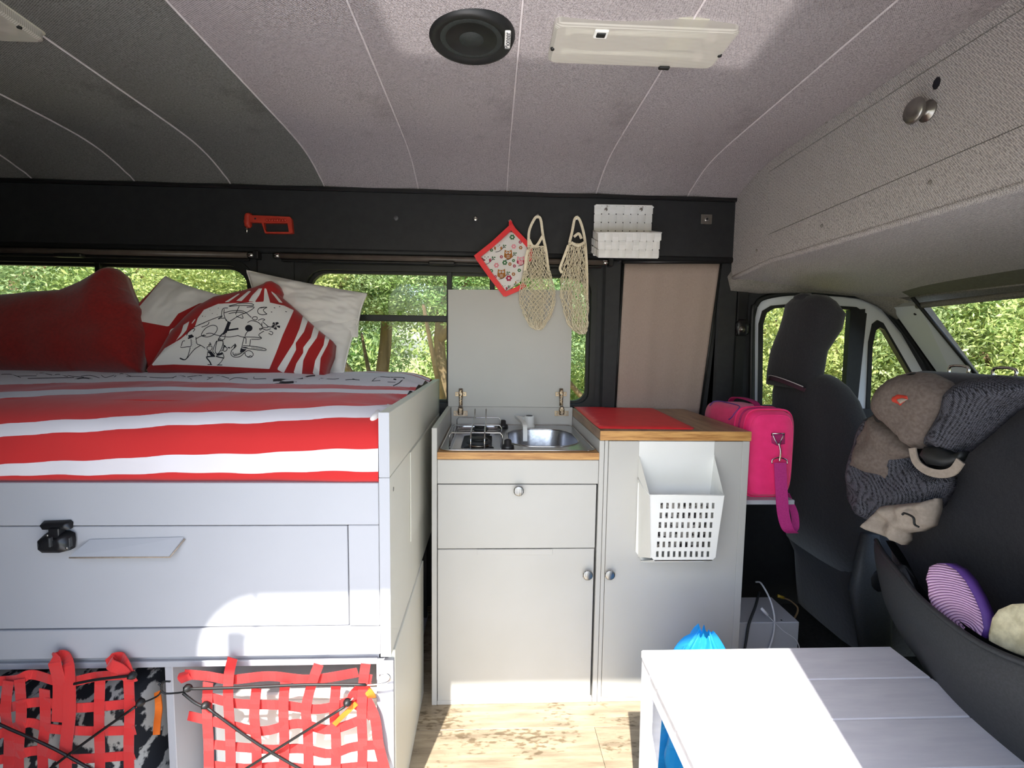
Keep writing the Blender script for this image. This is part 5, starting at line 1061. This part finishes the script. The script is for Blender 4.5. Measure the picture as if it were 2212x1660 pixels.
def lamp(dx, label):
    X0, X1, Y0, Y1 = .142+dx, .612+dx, 1.215, 1.39; z1 = czs(1.3)+.008; t = T('ceiling_lamp', label, 'lamp', ((X0+X1)/2, 1.3, z1))
    V, F = plateg(rrect(X0, X1, Y0, Y1, .02), [], z1-.012, z1, mpZ); mk('base_tray', V, F, 'cream', t)
    loftV = []
    o1 = rrect(X0+.004, X1-.004, Y0+.004, Y1-.004, .02); o2_ = rrect(X0+.012, X1-.012, Y0+.012, Y1-.012, .016); n = len(o1)
    V = [(x, y, z1-.012) for x, y in o1]+[(x, y, z1-.030) for x, y in o1]+[(x, y, z1-.036) for x, y in o2_]; F = [(i+k*n, (i+1) % n+k*n, (i+1) % n+n+k*n, i+n+k*n) for k in range(2) for i in range(n)]+[tuple(range(3*n-1, 2*n-1, -1))]
    m = MAT.get('diff')
    if not m:
        m = glass('ribbed_clear_cover', (.93, .92, .88, 1)); tt = m.node_tree; df_ = N(tt, 'ShaderNodeBsdfDiffuse'); df_.inputs[0].default_value = rgb(222, 218, 206); mx = N(tt, 'ShaderNodeMixShader'); wv = N(tt, 'ShaderNodeTexWave', bands_direction='Y'); wv.inputs['Scale'].default_value = 60
        tc = N(tt, 'ShaderNodeTexCoord'); tt.links.new(tc.outputs['Object'], wv.inputs[0]); mr = N(tt, 'ShaderNodeMapRange'); mr.inputs[3].default_value = .38; mr.inputs[4].default_value = .62; tt.links.new(wv.outputs['Fac'], mr.inputs[0]); tt.links.new(mr.outputs[0], mx.inputs[0])
        o = [q for q in tt.nodes if q.type == 'OUTPUT_MATERIAL'][0]; src = o.inputs[0].links[0].from_socket; tt.links.new(src, mx.inputs[1]); tt.links.new(df_.outputs[0], mx.inputs[2]); tt.links.new(mx.outputs[0], o.inputs[0]); MAT['diff'] = m
    mk('ribbed_cover', V, F, m, t)
    for y in (1.262, 1.345): tube('fluorescent_tube', [(X0+.05, y, z1-.021), (X1-.06, y, z1-.021)], .0075, 'plastic', t, 10); box('tube_holder', X0+.035, X0+.05, y-.01, y+.01, z1-.03, z1-.012, 'plastic', t); box('tube_holder', X1-.075, X1-.05, y-.012, y+.012, z1-.032, z1-.012, 'greytape', t)
    box('switch', X0+.105, X0+.140, 1.232, 1.262, z1-.040, z1-.03, 'plastic', t, .002); box('switch_rocker', X0+.111, X0+.134, 1.238, 1.257, z1-.042, z1-.038, 'rubber', t, .002)
    box('switch_rocker', X1-.155, X1-.125, 1.373, 1.386, z1-.041, z1-.03, 'rubber', t, .002)
    for x in (X0+.010, X1-.012): lathe('screw', [(.006, 0), (.005, .004), (0, .004)], (x, 1.318, z1-.034), (0, 0, -1), 'rubber', t, 10)
lamp(0, 'long cream ribbed ceiling lamp right of the round black speaker'); lamp(-1.79, 'cream ribbed ceiling lamp cut off at the upper left corner')
for i, (X, Y, sx, sy) in enumerate([(.2, 1.10, .96, .60)]):
    S_ = Vector((X, Y, 2.12))-Vector((.235, 1, 1.27))*(2.57/1.27)
    pl = box('added_sheet', S_.x-sx/2, S_.x+sx/2, S_.y-sy/2, S_.y+sy/2, -.484, -.45, 'greytape', None, .003); tag(pl, 'added unseen pale sheet below the ceiling patch light', 'sheet')  # made-up sheet out of view, added to go with the patch light
    al = bpy.data.lights.new('ceiling_patch_light', 'AREA'); al.shape = 'RECTANGLE'; al.size = sx; al.size_y = sy*.785; al.spread = math.radians(1.2); al.energy = .38*sx*sy/.5; al.color = (1, .96, .92)  # added area light throws the ceiling patch, in place of reflected sun
    ao = bpy.data.objects.new('ceiling_patch_light', al); C.objects.link(ao); ao.location = S_+Vector((.235, 1, 1.27))*.25; d = Vector((.235, 1, 1.27)).normalized()
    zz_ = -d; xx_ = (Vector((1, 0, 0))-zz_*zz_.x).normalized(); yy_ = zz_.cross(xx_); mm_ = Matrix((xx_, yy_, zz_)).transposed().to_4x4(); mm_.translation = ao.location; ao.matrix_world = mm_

# ------------------------------------------------------------------ cab: seats, carrier, pocket, bag
ds = T('driver_seat', 'black covered driving seat with tall headrest by the door', 'seat', (1.42, 1.97, 0))
loft('backrest', [((1.50, 1.99, .42), .09, .24), ((1.47, 1.99, .6), .10, .255), ((1.43, 1.985, .85), .095, .262), ((1.395, 1.98, 1.03), .085, .258), ((1.375, 1.985, 1.12), .075, .235), ((1.365, 1.99, 1.17), .065, .20), ((1.36, 2.0, 1.20), .05, .165), ((1.36, 2.0, 1.215), .03, .13)], 'seat', ds, 40, 2.8)
loft('headrest', [((1.335, 2.06, 1.15), .05, .17), ((1.335, 2.055, 1.22), .055, .168), ((1.34, 2.045, 1.31), .062, .158), ((1.36, 2.01, 1.40), .078, .155), ((1.36, 1.99, 1.46), .078, .148), ((1.343, 1.99, 1.51), .060, .125), ((1.34, 1.99, 1.536), .040, .09), ((1.34, 1.99, 1.545), .012, .04)], 'seat', ds, 40, 2.6)
inflate('cover_knot', [(1.98+.03*math.cos(a), 1.535+.018*math.sin(a)) for a in np.linspace(0, 5.7, 9)], lambda u, v, h: Vector((1.30-h, u, v)), .03, 'seat', ds, .01, back=.03, width=.02)
strip('patterned_gap', [Vector((1.295, 2.17, 1.176)), Vector((1.272, 2.10, 1.182)), Vector((1.27, 2.0, 1.172)), Vector((1.285, 1.90, 1.15))], .015, mat('maroon_check', rgb(80, 40, 52), .9, ns=300, col2=rgb(60, 44, 56)), ds, (-1, 0, .3), .004, 5)
tube('gap_piping', [Vector((1.288, 2.17, 1.190)), Vector((1.265, 2.10, 1.196)), Vector((1.263, 2.0, 1.186)), Vector((1.278, 1.90, 1.164))], .002, 'greytape', ds, 6, 5)
loft('seat_base', [((1.72, 1.98, .10), .24, .24), ((1.72, 1.98, .34), .26, .26), ((1.72, 1.98, .42), .30, .27), ((1.72, 1.98, .52), .29, .25), ((1.72, 1.98, .55), .22, .2)], 'seat', ds, 32, 5)
loft('side_trim', [((1.50, 1.70, .15), .06, .02), ((1.46, 1.70, .40), .08, .03), ((1.44, 1.70, .62), .03, .02)], 'greyp', ds, 20, 3)
lathe('recline_knob', [(.045, 0), (.042, .02), (.030, .026), (0, .027)], (1.47, 1.69, .45), (-.3, -1, 0), 'blackp', ds, 16)
bs_ = T('passenger_bench', 'black covered passenger bench back on the right', 'seat', (1.42, 1.0, 0))
loft('backrest', [((1.44, .98, .40), .12, .49), ((1.41, .98, .62), .13, .50), ((1.36, .98, .85), .12, .505), ((1.325, .98, 1.05), .11, .50), ((1.31, .98, 1.16), .10, .49), ((1.30, .98, 1.215), .085, .47), ((1.30, .98, 1.245), .06, .44), ((1.30, .98, 1.258), .02, .40)], 'seat', bs_, 48, 4.5)
loft('seat_base', [((1.72, .98, .10), .26, .46), ((1.72, .98, .40), .30, .48), ((1.72, .98, .52), .29, .46), ((1.72, .98, .55), .22, .42)], 'seat', bs_, 32, 5)
for y in (1.14, 1.26): tube('headrest_wire', [(1.31, y, 1.25), (1.31, y, 1.275), (1.31, y+.05, 1.275), (1.31, y+.05, 1.25)], .004, 'chrome', bs_, 8, 3)
# moulded pocket on the back of the bench
pk_ = T('seat_back_pocket', 'dark grey moulded plastic trough behind the passenger bench', 'trough', (1.1, 1.1, .5))
rimp = smoothpts([aX(*p, x) for p, x in (((1893, 1168), 1.225), ((1908, 1195), 1.17), ((1940, 1235), 1.12), ((1985, 1290), 1.085), ((2050, 1345), 1.06), ((2120, 1392), 1.045), ((2212, 1433), 1.035), ((2400, 1500), 1.03), ((2700, 1600), 1.03))], 5)
lowp = smoothpts([aX(*p, x) for p, x in (((1893, 1175), 1.23), ((1899, 1235), 1.20), ((1912, 1300), 1.18), ((1945, 1368), 1.17), ((1985, 1425), 1.16), ((2035, 1510), 1.15), ((2110, 1610), 1.14), ((2260, 1760), 1.14), ((2500, 1900), 1.14))], 5)
def pkf(u, v):
    i = u*(len(rimp)-1); a = int(i); b = min(a+1, len(rimp)-1); P = rimp[a].lerp(rimp[b], i-a); Q = lowp[a].lerp(lowp[b], i-a); p = P.lerp(Q, v); return p+Vector((-.05*math.sin(v*math.pi)*(u**.5)*(1-.4*v), 0, 0))
grid('trough_shell', pkf, 60, 22, 'greyp', pk_, thick=.005)
tube('rolled_rim', rimp, .007, 'greyp', pk_, 8)
tube('lower_crease', [pkf(u, .42+.25*(1-u))+Vector((-.001, 0, 0)) for u in np.linspace(.25, 1, 24)], .0015, 'screw', pk_, 6)
grid('trough_inner', lambda u, v: pkf(u, min(1, v*.9))+Vector((.03+.10*v, 0, 0)), 40, 8, 'rubber', pk_)
def sandal(name, label, poly, X, soles, sole_m, upper_m):
    t = T(name, label, 'sandal', aX(*poly[0], X)); m_, f_ = Xp(X); P = [f_(*p) for p in poly]
    inflate('outsole', P, lambda u, v, h: Vector((X-h+(v-.7)*.25, u, v)), .006, sole_m, t, .008, back=0, width=.01)
    inflate('midsole', [(p[0]-.006, p[1]+.004) for p in P], lambda u, v, h: Vector((X+.022-h*0+(v-.7)*.25+(-.021 if h >= 0 else 0), u, v)), 0, upper_m, t, .02, back=.001)
    return t, P
sm1 = mat('mauve_rubber_sole', rgb(200, 160, 196), .7); t = sm1.node_tree; b = t.nodes['Principled BSDF']; tc = N(t, 'ShaderNodeTexCoord'); mp_ = N(t, 'ShaderNodeMapping'); mp_.inputs['Rotation'].default_value = (0, 0, 0); mp_.inputs['Location'].default_value = (0, .03, .05); mp_.inputs['Scale'].default_value = (.2, .62, 1.0)
wv = N(t, 'ShaderNodeTexWave', wave_type='RINGS', rings_direction='SPHERICAL'); wv.inputs['Scale'].default_value = 62; wv.inputs['Distortion'].default_value = 2.2; wv.inputs['Detail'].default_value = 1; wv.inputs['Detail Scale'].default_value = .6; t.links.new(tc.outputs['Object'], mp_.inputs[0]); t.links.new(mp_.outputs[0], wv.inputs[0])
r = N(t, 'ShaderNodeValToRGB'); r.color_ramp.elements[0].position = .18; r.color_ramp.elements[1].position = .36; r.color_ramp.elements[0].color = rgb(150, 104, 150); r.color_ramp.elements[1].color = rgb(240, 198, 232); t.links.new(wv.outputs['Fac'], r.inputs[0]); t.links.new(r.outputs[0], b.inputs['Base Color'])
bp = N(t, 'ShaderNodeBump'); bp.inputs['Distance'].default_value = .002; t.links.new(wv.outputs['Fac'], bp.inputs['Height']); t.links.new(bp.outputs[0], b.inputs['Normal'])
MAT['sole1'] = sm1; MAT['sole2'] = mat('cream_rubber_sole', rgb(236, 226, 188), .8, ns=60, col2=rgb(206, 196, 158), bs=(90, .7, .003))
t1, P1 = sandal('sandal', 'mauve sandal standing sole outwards in the grey trough', [(1993, 1225), (2006, 1218), (2022, 1219), (2045, 1232), (2068, 1256), (2092, 1290), (2112, 1325), (2124, 1358), (2122, 1380), (2100, 1366), (2060, 1348), (2020, 1318), (2004, 1288), (2000, 1268), (1992, 1252)], 1.10, 0, 'sole1', 'purple')
strip('sandal_strap', [aX(2085, 1262, 1.125), aX(2112, 1278, 1.15), aX(2132, 1312, 1.16), aX(2130, 1335, 1.14), aX(2118, 1345, 1.12)], .012, 'purple', t1, (-1, 0, 0), .002)
t2, P2 = sandal('sandal', 'cream soled sandal at the right edge of the grey trough', [(2134, 1336), (2142, 1318), (2165, 1306), (2200, 1304), (2250, 1312), (2300, 1335), (2300, 1430), (2230, 1425), (2180, 1412), (2140, 1395), (2134, 1370)], 1.085, 0, 'sole2', 'greytape')
t3 = T('sandal', 'dark grey sandal heel standing at the far end of the trough', 'sandal', aX(1950, 1250, 1.15)); inflate('heel', pxX([(1928, 1226), (1936, 1220), (1952, 1222), (1966, 1240), (1980, 1275), (1984, 1300), (1968, 1300), (1950, 1270)], 1.16), Xp(1.16)[0], .012, 'greyp', t3, .008, back=.01, width=.01); tube('heel_edge', [aX(1930, 1226, 1.145), aX(1944, 1232, 1.145), aX(1955, 1250, 1.145)], .0016, 'cable', t3, 6, 4)
# child carrier hanging over the bench corner
cr = T('child_carrier', 'taupe and black mesh child carrier hanging over the bench back', 'carrier', aX(1950, 1100, 1.16)); zc = lambda L: [(x/3.192+1560, y/3.192+580) for x, y in L]; zd = lambda L: [(x/3.393+1560, y/3.393+1080) for x, y in L]
MAT['mesh'] = weave('black_air_mesh', rgb(16, 16, 20), rgb(96, 96, 104), 80, .8, .6, angle=.15)
def cpart(name, L, X, bul, m, **k): return inflate(name, pxX(L, X), Xp(X)[0], bul, m, cr, k.pop('step', .014), back=k.pop('back', .02), **k)
cpart('mesh_back', zc([(1010, 1030), (1060, 1000), (1110, 1040), (1200, 1110), (1290, 1230), (1340, 1340), (1430, 1400), (1570, 1440), (1560, 1520), (1490, 1640), (1400, 1720), (1200, 1740), (1150, 1760), (1080, 1780), (980, 1720), (900, 1600), (885, 1400), (950, 1150)]), 1.165, .045, 'mesh', wr=.02, ws=14, width=.06)
cpart('side_gusset', zc([(1010, 1030), (1060, 1010), (1180, 1100), (1270, 1200), (1290, 1290), (1180, 1330), (1150, 1480), (1100, 1440), (1000, 1420), (895, 1380), (950, 1150)]), 1.135, .03, 'canvas', wr=.02, ws=16, width=.03)
cpart('shoulder_strap', zc([(1590, 850), (1700, 760), (1900, 740), (2200, 790), (2200, 860), (1980, 990), (1800, 1150), (1640, 1285), (1560, 1290), (1500, 1235), (1390, 1240), (1450, 1150), (1560, 960)]), 1.13, .05, 'mesh', wr=.02, ws=10, width=.06)
cpart('strap_opening', zc([(1360, 1290), (1395, 1230), (1500, 1232), (1570, 1290), (1650, 1262), (1620, 1330), (1520, 1368), (1410, 1352)]), 1.095, .012, 'rubber', width=.02)
cpart('hood', zc([(1075, 880), (1110, 810), (1200, 745), (1300, 715), (1420, 725), (1540, 785), (1592, 850), (1560, 960), (1490, 1080), (1450, 1150), (1390, 1240), (1315, 1245), (1270, 1190), (1180, 1100), (1110, 1050), (1070, 980)]), 1.115, .045, 'canvas', wr=.014, ws=14, width=.05)
cpart('badge_panel', zc([(1090, 880), (1170, 870), (1320, 860), (1290, 920), (1220, 975), (1130, 998), (1090, 950)]), 1.078, .008, 'canvas', width=.02, back=.002, step=.008)
cpart('orange_badge', zc([(1165, 885), (1225, 862), (1290, 875), (1300, 905), (1235, 950), (1175, 925)]), 1.070, .008, 'redpl', width=.01, back=.002, step=.006)
cpart('grey_badge_mark', zc([(1200, 905), (1240, 895), (1275, 905), (1225, 935)]), 1.061, .002, 'canvas2', width=.01, back=.001, step=.004)
strip('trim_loop', [aX(*p, 1.09) for p in zc([(1312, 1240), (1335, 1330), (1400, 1390), (1500, 1418), (1590, 1400), (1645, 1330)])], .020, 'canvas2', cr, (-1, 0, 0), .002)
cpart('folded_hip_belt', zd([(1100, 190), (1150, 90), (1180, 40), (1300, 30), (1450, 20), (1560, -10), (1562, 70), (1525, 190), (1440, 232), (1350, 245), (1342, 300), (1315, 332), (1260, 290), (1120, 240)]), 1.13, .035, 'canvas2', wr=.035, ws=24, width=.03, step=.008)
tube('cord_loop', [aX(*p, 1.085) for p in zd([(1320, 110), (1340, 100), (1400, 130), (1410, 180), (1440, 200)])], .0028, 'rubber', cr, 6, 5)
tube('seam_piping', [aX(*p, 1.098) for p in zc([(1075, 940), (1110, 850), (1220, 760), (1330, 722)])], .0022, 'rubber', cr, 6, 5)
strip('buckle_strap', [aX(*p, 1.10) for p in zc([(1085, 960), (1060, 1010), (1075, 1045), (1110, 1045)])], .014, 'rubber', cr, (-1, 0, 0), .002)
# pink case on its shelf
K('side_shelf', .932, 1.14, 1.70, 2.22, .736, .753, m='lam', p=k2)
pb_ = T('pink_case', 'pink zipped nylon case standing on the little white shelf', 'bag', (1.045, 1.9, .755))
PS_ = [(1.712, .05, .12), (1.716, .078, .148), (1.73, .092, .162), (1.76, .0955, .166), (1.86, .0955, .166), (2.02, .093, .163), (2.09, .088, .155), (2.12, .06, .12)]
loft('case_body', [((1.047, y, .922-.004*(1.9-y)), a, b_) for y, a, b_ in PS_], 'pink', pb_, 56, 5, 'y')
def supr(cx, cz, y, a, b, e=5, n=56):
    P = []
    for j in range(n+1):
        th = 2*math.pi*j/n; ct_, st = math.cos(th), math.sin(th); P.append((cx+a*math.copysign(abs(ct_)**(2/e), ct_), y, cz+b*math.copysign(abs(st)**(2/e), st)))
    return P
for y in (1.742, 1.775, 1.81): tube('zip_piping', supr(1.047, .922, y, .097, .168), .0036, 'pink2' if y == 1.775 else 'pink', pb_, 6)
tube('front_piping', supr(1.047, .922, 1.719, .080, .150), .003, 'pink', pb_, 6)
zs_ = lambda x: .922+.166*(max(0, 1-(abs(x-1.047)/.0955)**5))**.2
tube('lid_outline', [(x, y, zs_(x)) for x, y in ((.954, 1.86), (.956, 1.84), (.962, 1.83), (.975, 1.83), (.99, 1.85), (1.0, 1.9), (1.0, 2.0), (.99, 2.04), (.975, 2.05), (.962, 2.05))], .0025, 'purple', pb_, 6, 4)
strip('carry_handle', [(1.06, 2.06, 1.085), (1.06, 2.03, 1.102), (1.06, 1.95, 1.108), (1.06, 1.87, 1.102), (1.06, 1.84, 1.086)], .022, 'pink2', pb_, (0, 0, 1), .003, 5)
Y_ = 1.708; inflate('ring_patch', pxY([(1667, 936), (1697, 936), (1697, 960), (1680, 964), (1668, 958)], Y_), Yp(Y_+.004)[0], .004, 'pink2', pb_, .01, back=.004, width=.006)
tube('triangle_ring', [aY(x, y, Y_-.006) for x, y in ((1668, 937), (1694, 937), (1683, 962), (1678, 960), (1668, 937))], .0022, 'chrome', pb_, 8)
tube('snap_hook', [aY(x, y, Y_-.01) for x, y in ((1682, 958), (1686, 975), (1684, 992), (1684, 996))], .0035, 'chrome', pb_, 8, 4)
tube('strap_buckle', [aY(x, y, Y_-.01) for x, y in ((1668, 1002), (1668, 994), (1682, 989), (1699, 994), (1700, 1003))], .0025, 'chrome', pb_, 8, 3)
strip('shoulder_strap', [aY(x, y, yy) for x, y, yy in ((1685, 1000, Y_-.012), (1688, 1060, Y_-.014), (1692, 1110, Y_-.02), (1701, 1142, Y_-.025), (1712, 1152, Y_-.01))], .046, 'strap', pb_, (0, -1, 0), .0012, 6, wdir=(1, 0, 0))
strip('shoulder_strap', [aY(x, y, yy) for x, y, yy in ((1710, 1152, Y_-.01), (1718, 1140, Y_+.02), (1716, 1110, Y_+.05), (1706, 1085, Y_+.06), (1697, 1066, Y_+.04))], .030, 'strap', pb_, (0, -1, 0), .0012, 6, wdir=(1, 0, 0))
# electrics box and leads on the floor
eb = T('electrics_box', 'pale grey electrics box on the floor behind the table', 'box', (1.1, 1.85, 0)); a, b = aY(1600, 1346, 1.76), aY(1727, 1346, 1.76)
box('housing', .948, b.x, 1.76, 1.95, 0, a.z, 'lam', eb, .003)
for p_ in ((1620, 1338), (1688, 1340)):
    q = aZ(*p_, a.z+.001); lathe('screw', [(.004, 0), (.003, .0015), (0, .002)], (q.x, q.y, a.z), (0, 0, 1), 'rubber', eb, 8)
e2 = box('charger', .95, 1.01, 1.97, 2.05, 0, .36, 'greyp', None, .004); tag(e2, 'dark grey charger block standing behind the electrics box', 'charger')
def cab_(label, L, r, m, plug=None):
    t = T('cable', label, 'cable', L[-1]); tube('lead', L, r, m, t, 6, 6)
    if plug: tube('plug', plug[0], plug[1], plug[2], t, 8)
cab_('thick white cable arching over the electrics box', [aY(1633, 1258, 1.9), aY(1645, 1262, 1.85), aY(1665, 1300, 1.78), aY(1673, 1345, 1.75), aY(1664, 1395, 1.74), (1.03, 1.72, .004)], .0035, 'cable')
cab_('dark grey cable running down the front of the electrics box', [aY(1640, 1280, 1.95), aY(1632, 1310, 1.85), aY(1618, 1348, 1.75), aY(1610, 1395, 1.74), (.97, 1.72, .004)], .005, 'greyp')
cab_('thin white charging lead with plug lying across the box', [aY(1658, 1330, 1.74), aY(1690, 1362, 1.735), aY(1726, 1396, 1.73), (1.2, 1.72, .004)], .0016, 'cable', ([aY(1644, 1314, 1.75), aY(1658, 1330, 1.74)], .006, 'cable'))
cab_('brown cable with a yellow end right of the electrics box', [aY(1692, 1292, 2.0), aY(1712, 1302, 1.98), aY(1722, 1325, 1.96), (1.28, 1.97, .004)], .004, 'bark', ([aY(1680, 1288, 2.0), aY(1693, 1292, 2.0)], .007, mat('yellow_plastic', rgb(200, 170, 60), .5, ns=9, col2=rgb(190, 160, 52))))
lw = box('trim_8', 1.13, 3.3, YW-.02, YW, 0, 1.02, 'black'); tag(lw, 'black lower lining of the cab door', 'lining', kind='structure')
# strap with a small pouch hanging by the door edge (its shadow falls on the bed)
sp_ = T('door_strap', 'thin strap with a small pouch hanging at the door edge', 'strap', (-.8, .37, 1.5))
def back(x, y, dY=.80): p = aY(x, y, YB); return p-Vector((.235, 1, -1.27))*dY
tube('strap', [back(540, 1262), back(549, 1295), back(553, 1325), back(547, 1350), back(532, 1368), back(520, 1385)], .004, 'rubber', sp_, 6, 5)
a, b = back(487, 1368), back(528, 1440); box('pouch', a.x, b.x, a.y-.01, a.y+.01, b.z-.02, a.z, 'rubber', sp_, .006)

# ------------------------------------------------------------------ outside: shrubs and trees
def leafmesh(name, nleaf, nclus, R, size, seed, m):
    r = np.random.default_rng(seed); th = r.uniform(0, 2*np.pi, nclus); ph = np.arccos(r.uniform(-.85, 1, nclus)); rad = r.uniform(.55, 1.0, nclus)**.5
    cl = np.stack([np.sin(ph)*np.cos(th)*rad*R[0], np.sin(ph)*np.sin(th)*rad*R[1], np.cos(ph)*rad*R[2]], 1)
    ci = r.integers(0, nclus, nleaf); c = cl[ci]+r.normal(0, .10, (nleaf, 3))*np.array([1, 1, .7])
    d = r.normal(size=(nleaf, 3)); d[:, 2] += .3; d /= np.linalg.norm(d, axis=1)[:, None]; q = r.normal(size=(nleaf, 3)); s = np.cross(d, q); s /= np.linalg.norm(s, axis=1)[:, None]; n = np.cross(d, s)
    L = r.uniform(.7, 1.3, nleaf)[:, None]*size; W_ = L*.42
    V = np.stack([c, c+d*L*.5+s*W_*.5+n*L*.06, c+d*L, c+d*L*.5-s*W_*.5+n*L*.06], 1).reshape(-1, 3)
    F = (np.arange(nleaf)[:, None]*4+np.arange(4)[None]).tolist(); me = bpy.data.meshes.new(name); me.from_pydata(V.tolist(), [], F); me.update()
    cv = r.uniform(0, 1, nclus)[ci]*.6+r.uniform(0, .4, nleaf); cc = np.repeat(cv, 4); col = np.stack([cc, cc, cc, np.ones_like(cc)], 1)
    a = me.color_attributes.new('leaf', 'FLOAT_COLOR', 'POINT'); a.data.foreach_set('color', col.ravel()); me.materials.append(MAT[m]); return me
def trunkmesh(name, seed, h):
    r = random.Random(seed); V = []; F = []
    base = [Vector((0, 0, 0)), Vector((.05, .02, h*.35)), Vector((-.03, .05, h*.7)), Vector((.04, 0, h))]
    def add(L, r0, r1):
        P = smoothpts(L, 4); v, f = tubeg(P, 0, 8, [r0+(r1-r0)*i/(len(P)-1) for i in range(len(P))]); k = len(V); V.extend(v); F.extend([tuple(i+k for i in g) for g in f])
    add(base, .075, .04)
    for k in range(6):
        a = r.uniform(0, 6.28); o = base[1+k % 3]; e = Vector((math.cos(a)*.7, math.sin(a)*.7, r.uniform(.4, .8))); add([o, o+e*.5+Vector((0, 0, -.05)), o+e], .035, .012)
    me = bpy.data.meshes.new(name); me.from_pydata([v[:] for v in V], [], F); me.update(); me.polygons.foreach_set('use_smooth', [True]*len(F)); me.materials.append(MAT['bark']); return me
LM = [leafmesh('foliage', 26000, 240, (1.25, 1.0, 1.1), .055, 11, 'leafA'), leafmesh('foliage', 26000, 260, (1.3, 1.1, 1.0), .05, 12, 'leafB'), leafmesh('foliage', 24000, 220, (1.2, 1.1, 1.3), .06, 13, 'leafA')]
TM = [trunkmesh('trunk', 1, 1.5), trunkmesh('trunk', 2, 1.7)]
def tree(name, label, x, y, zc_, s, k, rz, cat, group, trunk=True, sz=1):
    t = T(name, label, cat, (x, y, -.5), group); f = bpy.data.objects.new('foliage', LM[k]); C.objects.link(f); f.parent = t; f.location = (0, 0, zc_+.5); f.scale = (s, s, s*sz); f.rotation_euler = (0, 0, rz); f['kind'] = 'stuff'
    if trunk: g = bpy.data.objects.new('trunk', TM[k % 2]); C.objects.link(g); g.parent = t; h_ = (zc_+.5)/1.5; g.scale = (1.3, 1.3, h_); g.rotation_euler = (0, 0, rz*2)
    return t
g1 = 'bushes seen through the two side windows'; l1 = 'sunlit green bush outside beyond the side windows'
LB = ['green bush outside beyond the left end of the left side window', 'green bush outside the left window straight above the dark red cushion', 'yellow green bush outside the left window above the white cornered red pillow', 'bush outside half hidden by the pillar between the two side windows', 'small tree outside the right side window with its trunk under the slider bar', 'small tree outside whose trunk stands beside the open lid', 'bush outside seen above the open lid beside the potholder', 'bush outside seen in the gap right of the open lid']
for i, (x, y, z, s) in enumerate([(-6.4, 6.0, 1.5, 1.15), (-4.9, 5.2, 1.6, 1.0), (-3.6, 5.7, 1.75, 1.1), (-2.3, 5.0, 1.9, .85), (-1.35, 5.9, 2.1, .9), (-.55, 5.6, 2.15, .8), (.35, 6.2, 2.0, .95), (1.4, 5.8, 1.8, .95)]):
    tree('bush', LB[i], x, y, z, s, i % 3, i*1.3, 'bush', g1, True, .75 if -2.5 < x < 1 else 1)
g2 = 'tall hedge bushes far behind the windows'; l2 = 'tall dense hedge bush in the background outside the windows'
for i, (x, y) in enumerate([(-12, 10.5), (-9.2, 10), (-6.6, 10.6), (-4.2, 10), (-1.8, 10.8), (.7, 10.2), (3.2, 10.6), (5.8, 10)]):
    tree('hedge', l2, x, y, .9, 2.1, (i+1) % 3, i*.9, 'hedge', g2, False, 1.1)
g3 = 'bushes seen through the cab windows'; l3 = 'yellow green bush outside beyond the driver door window'
for i, (x, y, z, s) in enumerate([(3.0, 5.6, 1.3, 1.1), (4.4, 5.9, 1.5, 1.15), (5.6, 5.2, 1.2, 1.1)]): tree('bush', ['yellow green bush outside left of the driver headrest', 'yellow green bush outside right of the driver headrest', 'bush outside just right of the white windscreen pillar'][i], x, y, z, s, i % 2, i*2.1+1, 'bush', g3, True)
g4 = 'bushes seen through the windscreen'; l4 = 'bright yellow green bush outside beyond the windscreen'
for i, (x, y, z, s) in enumerate([(6.2, 5.4, 1.3, 1.2), (6.6, 3.9, 1.1, 1.2), (7.0, 2.0, 1.2, 1.3), (8.8, 6.6, 1.6, 1.8), (9.5, 3.5, 1.4, 1.9), (9.5, .5, 1.4, 1.8)]): tree('bush', l4, x, y, z, s, (0, 2)[i % 2], i*1.7+.4, 'bush', g4, True)
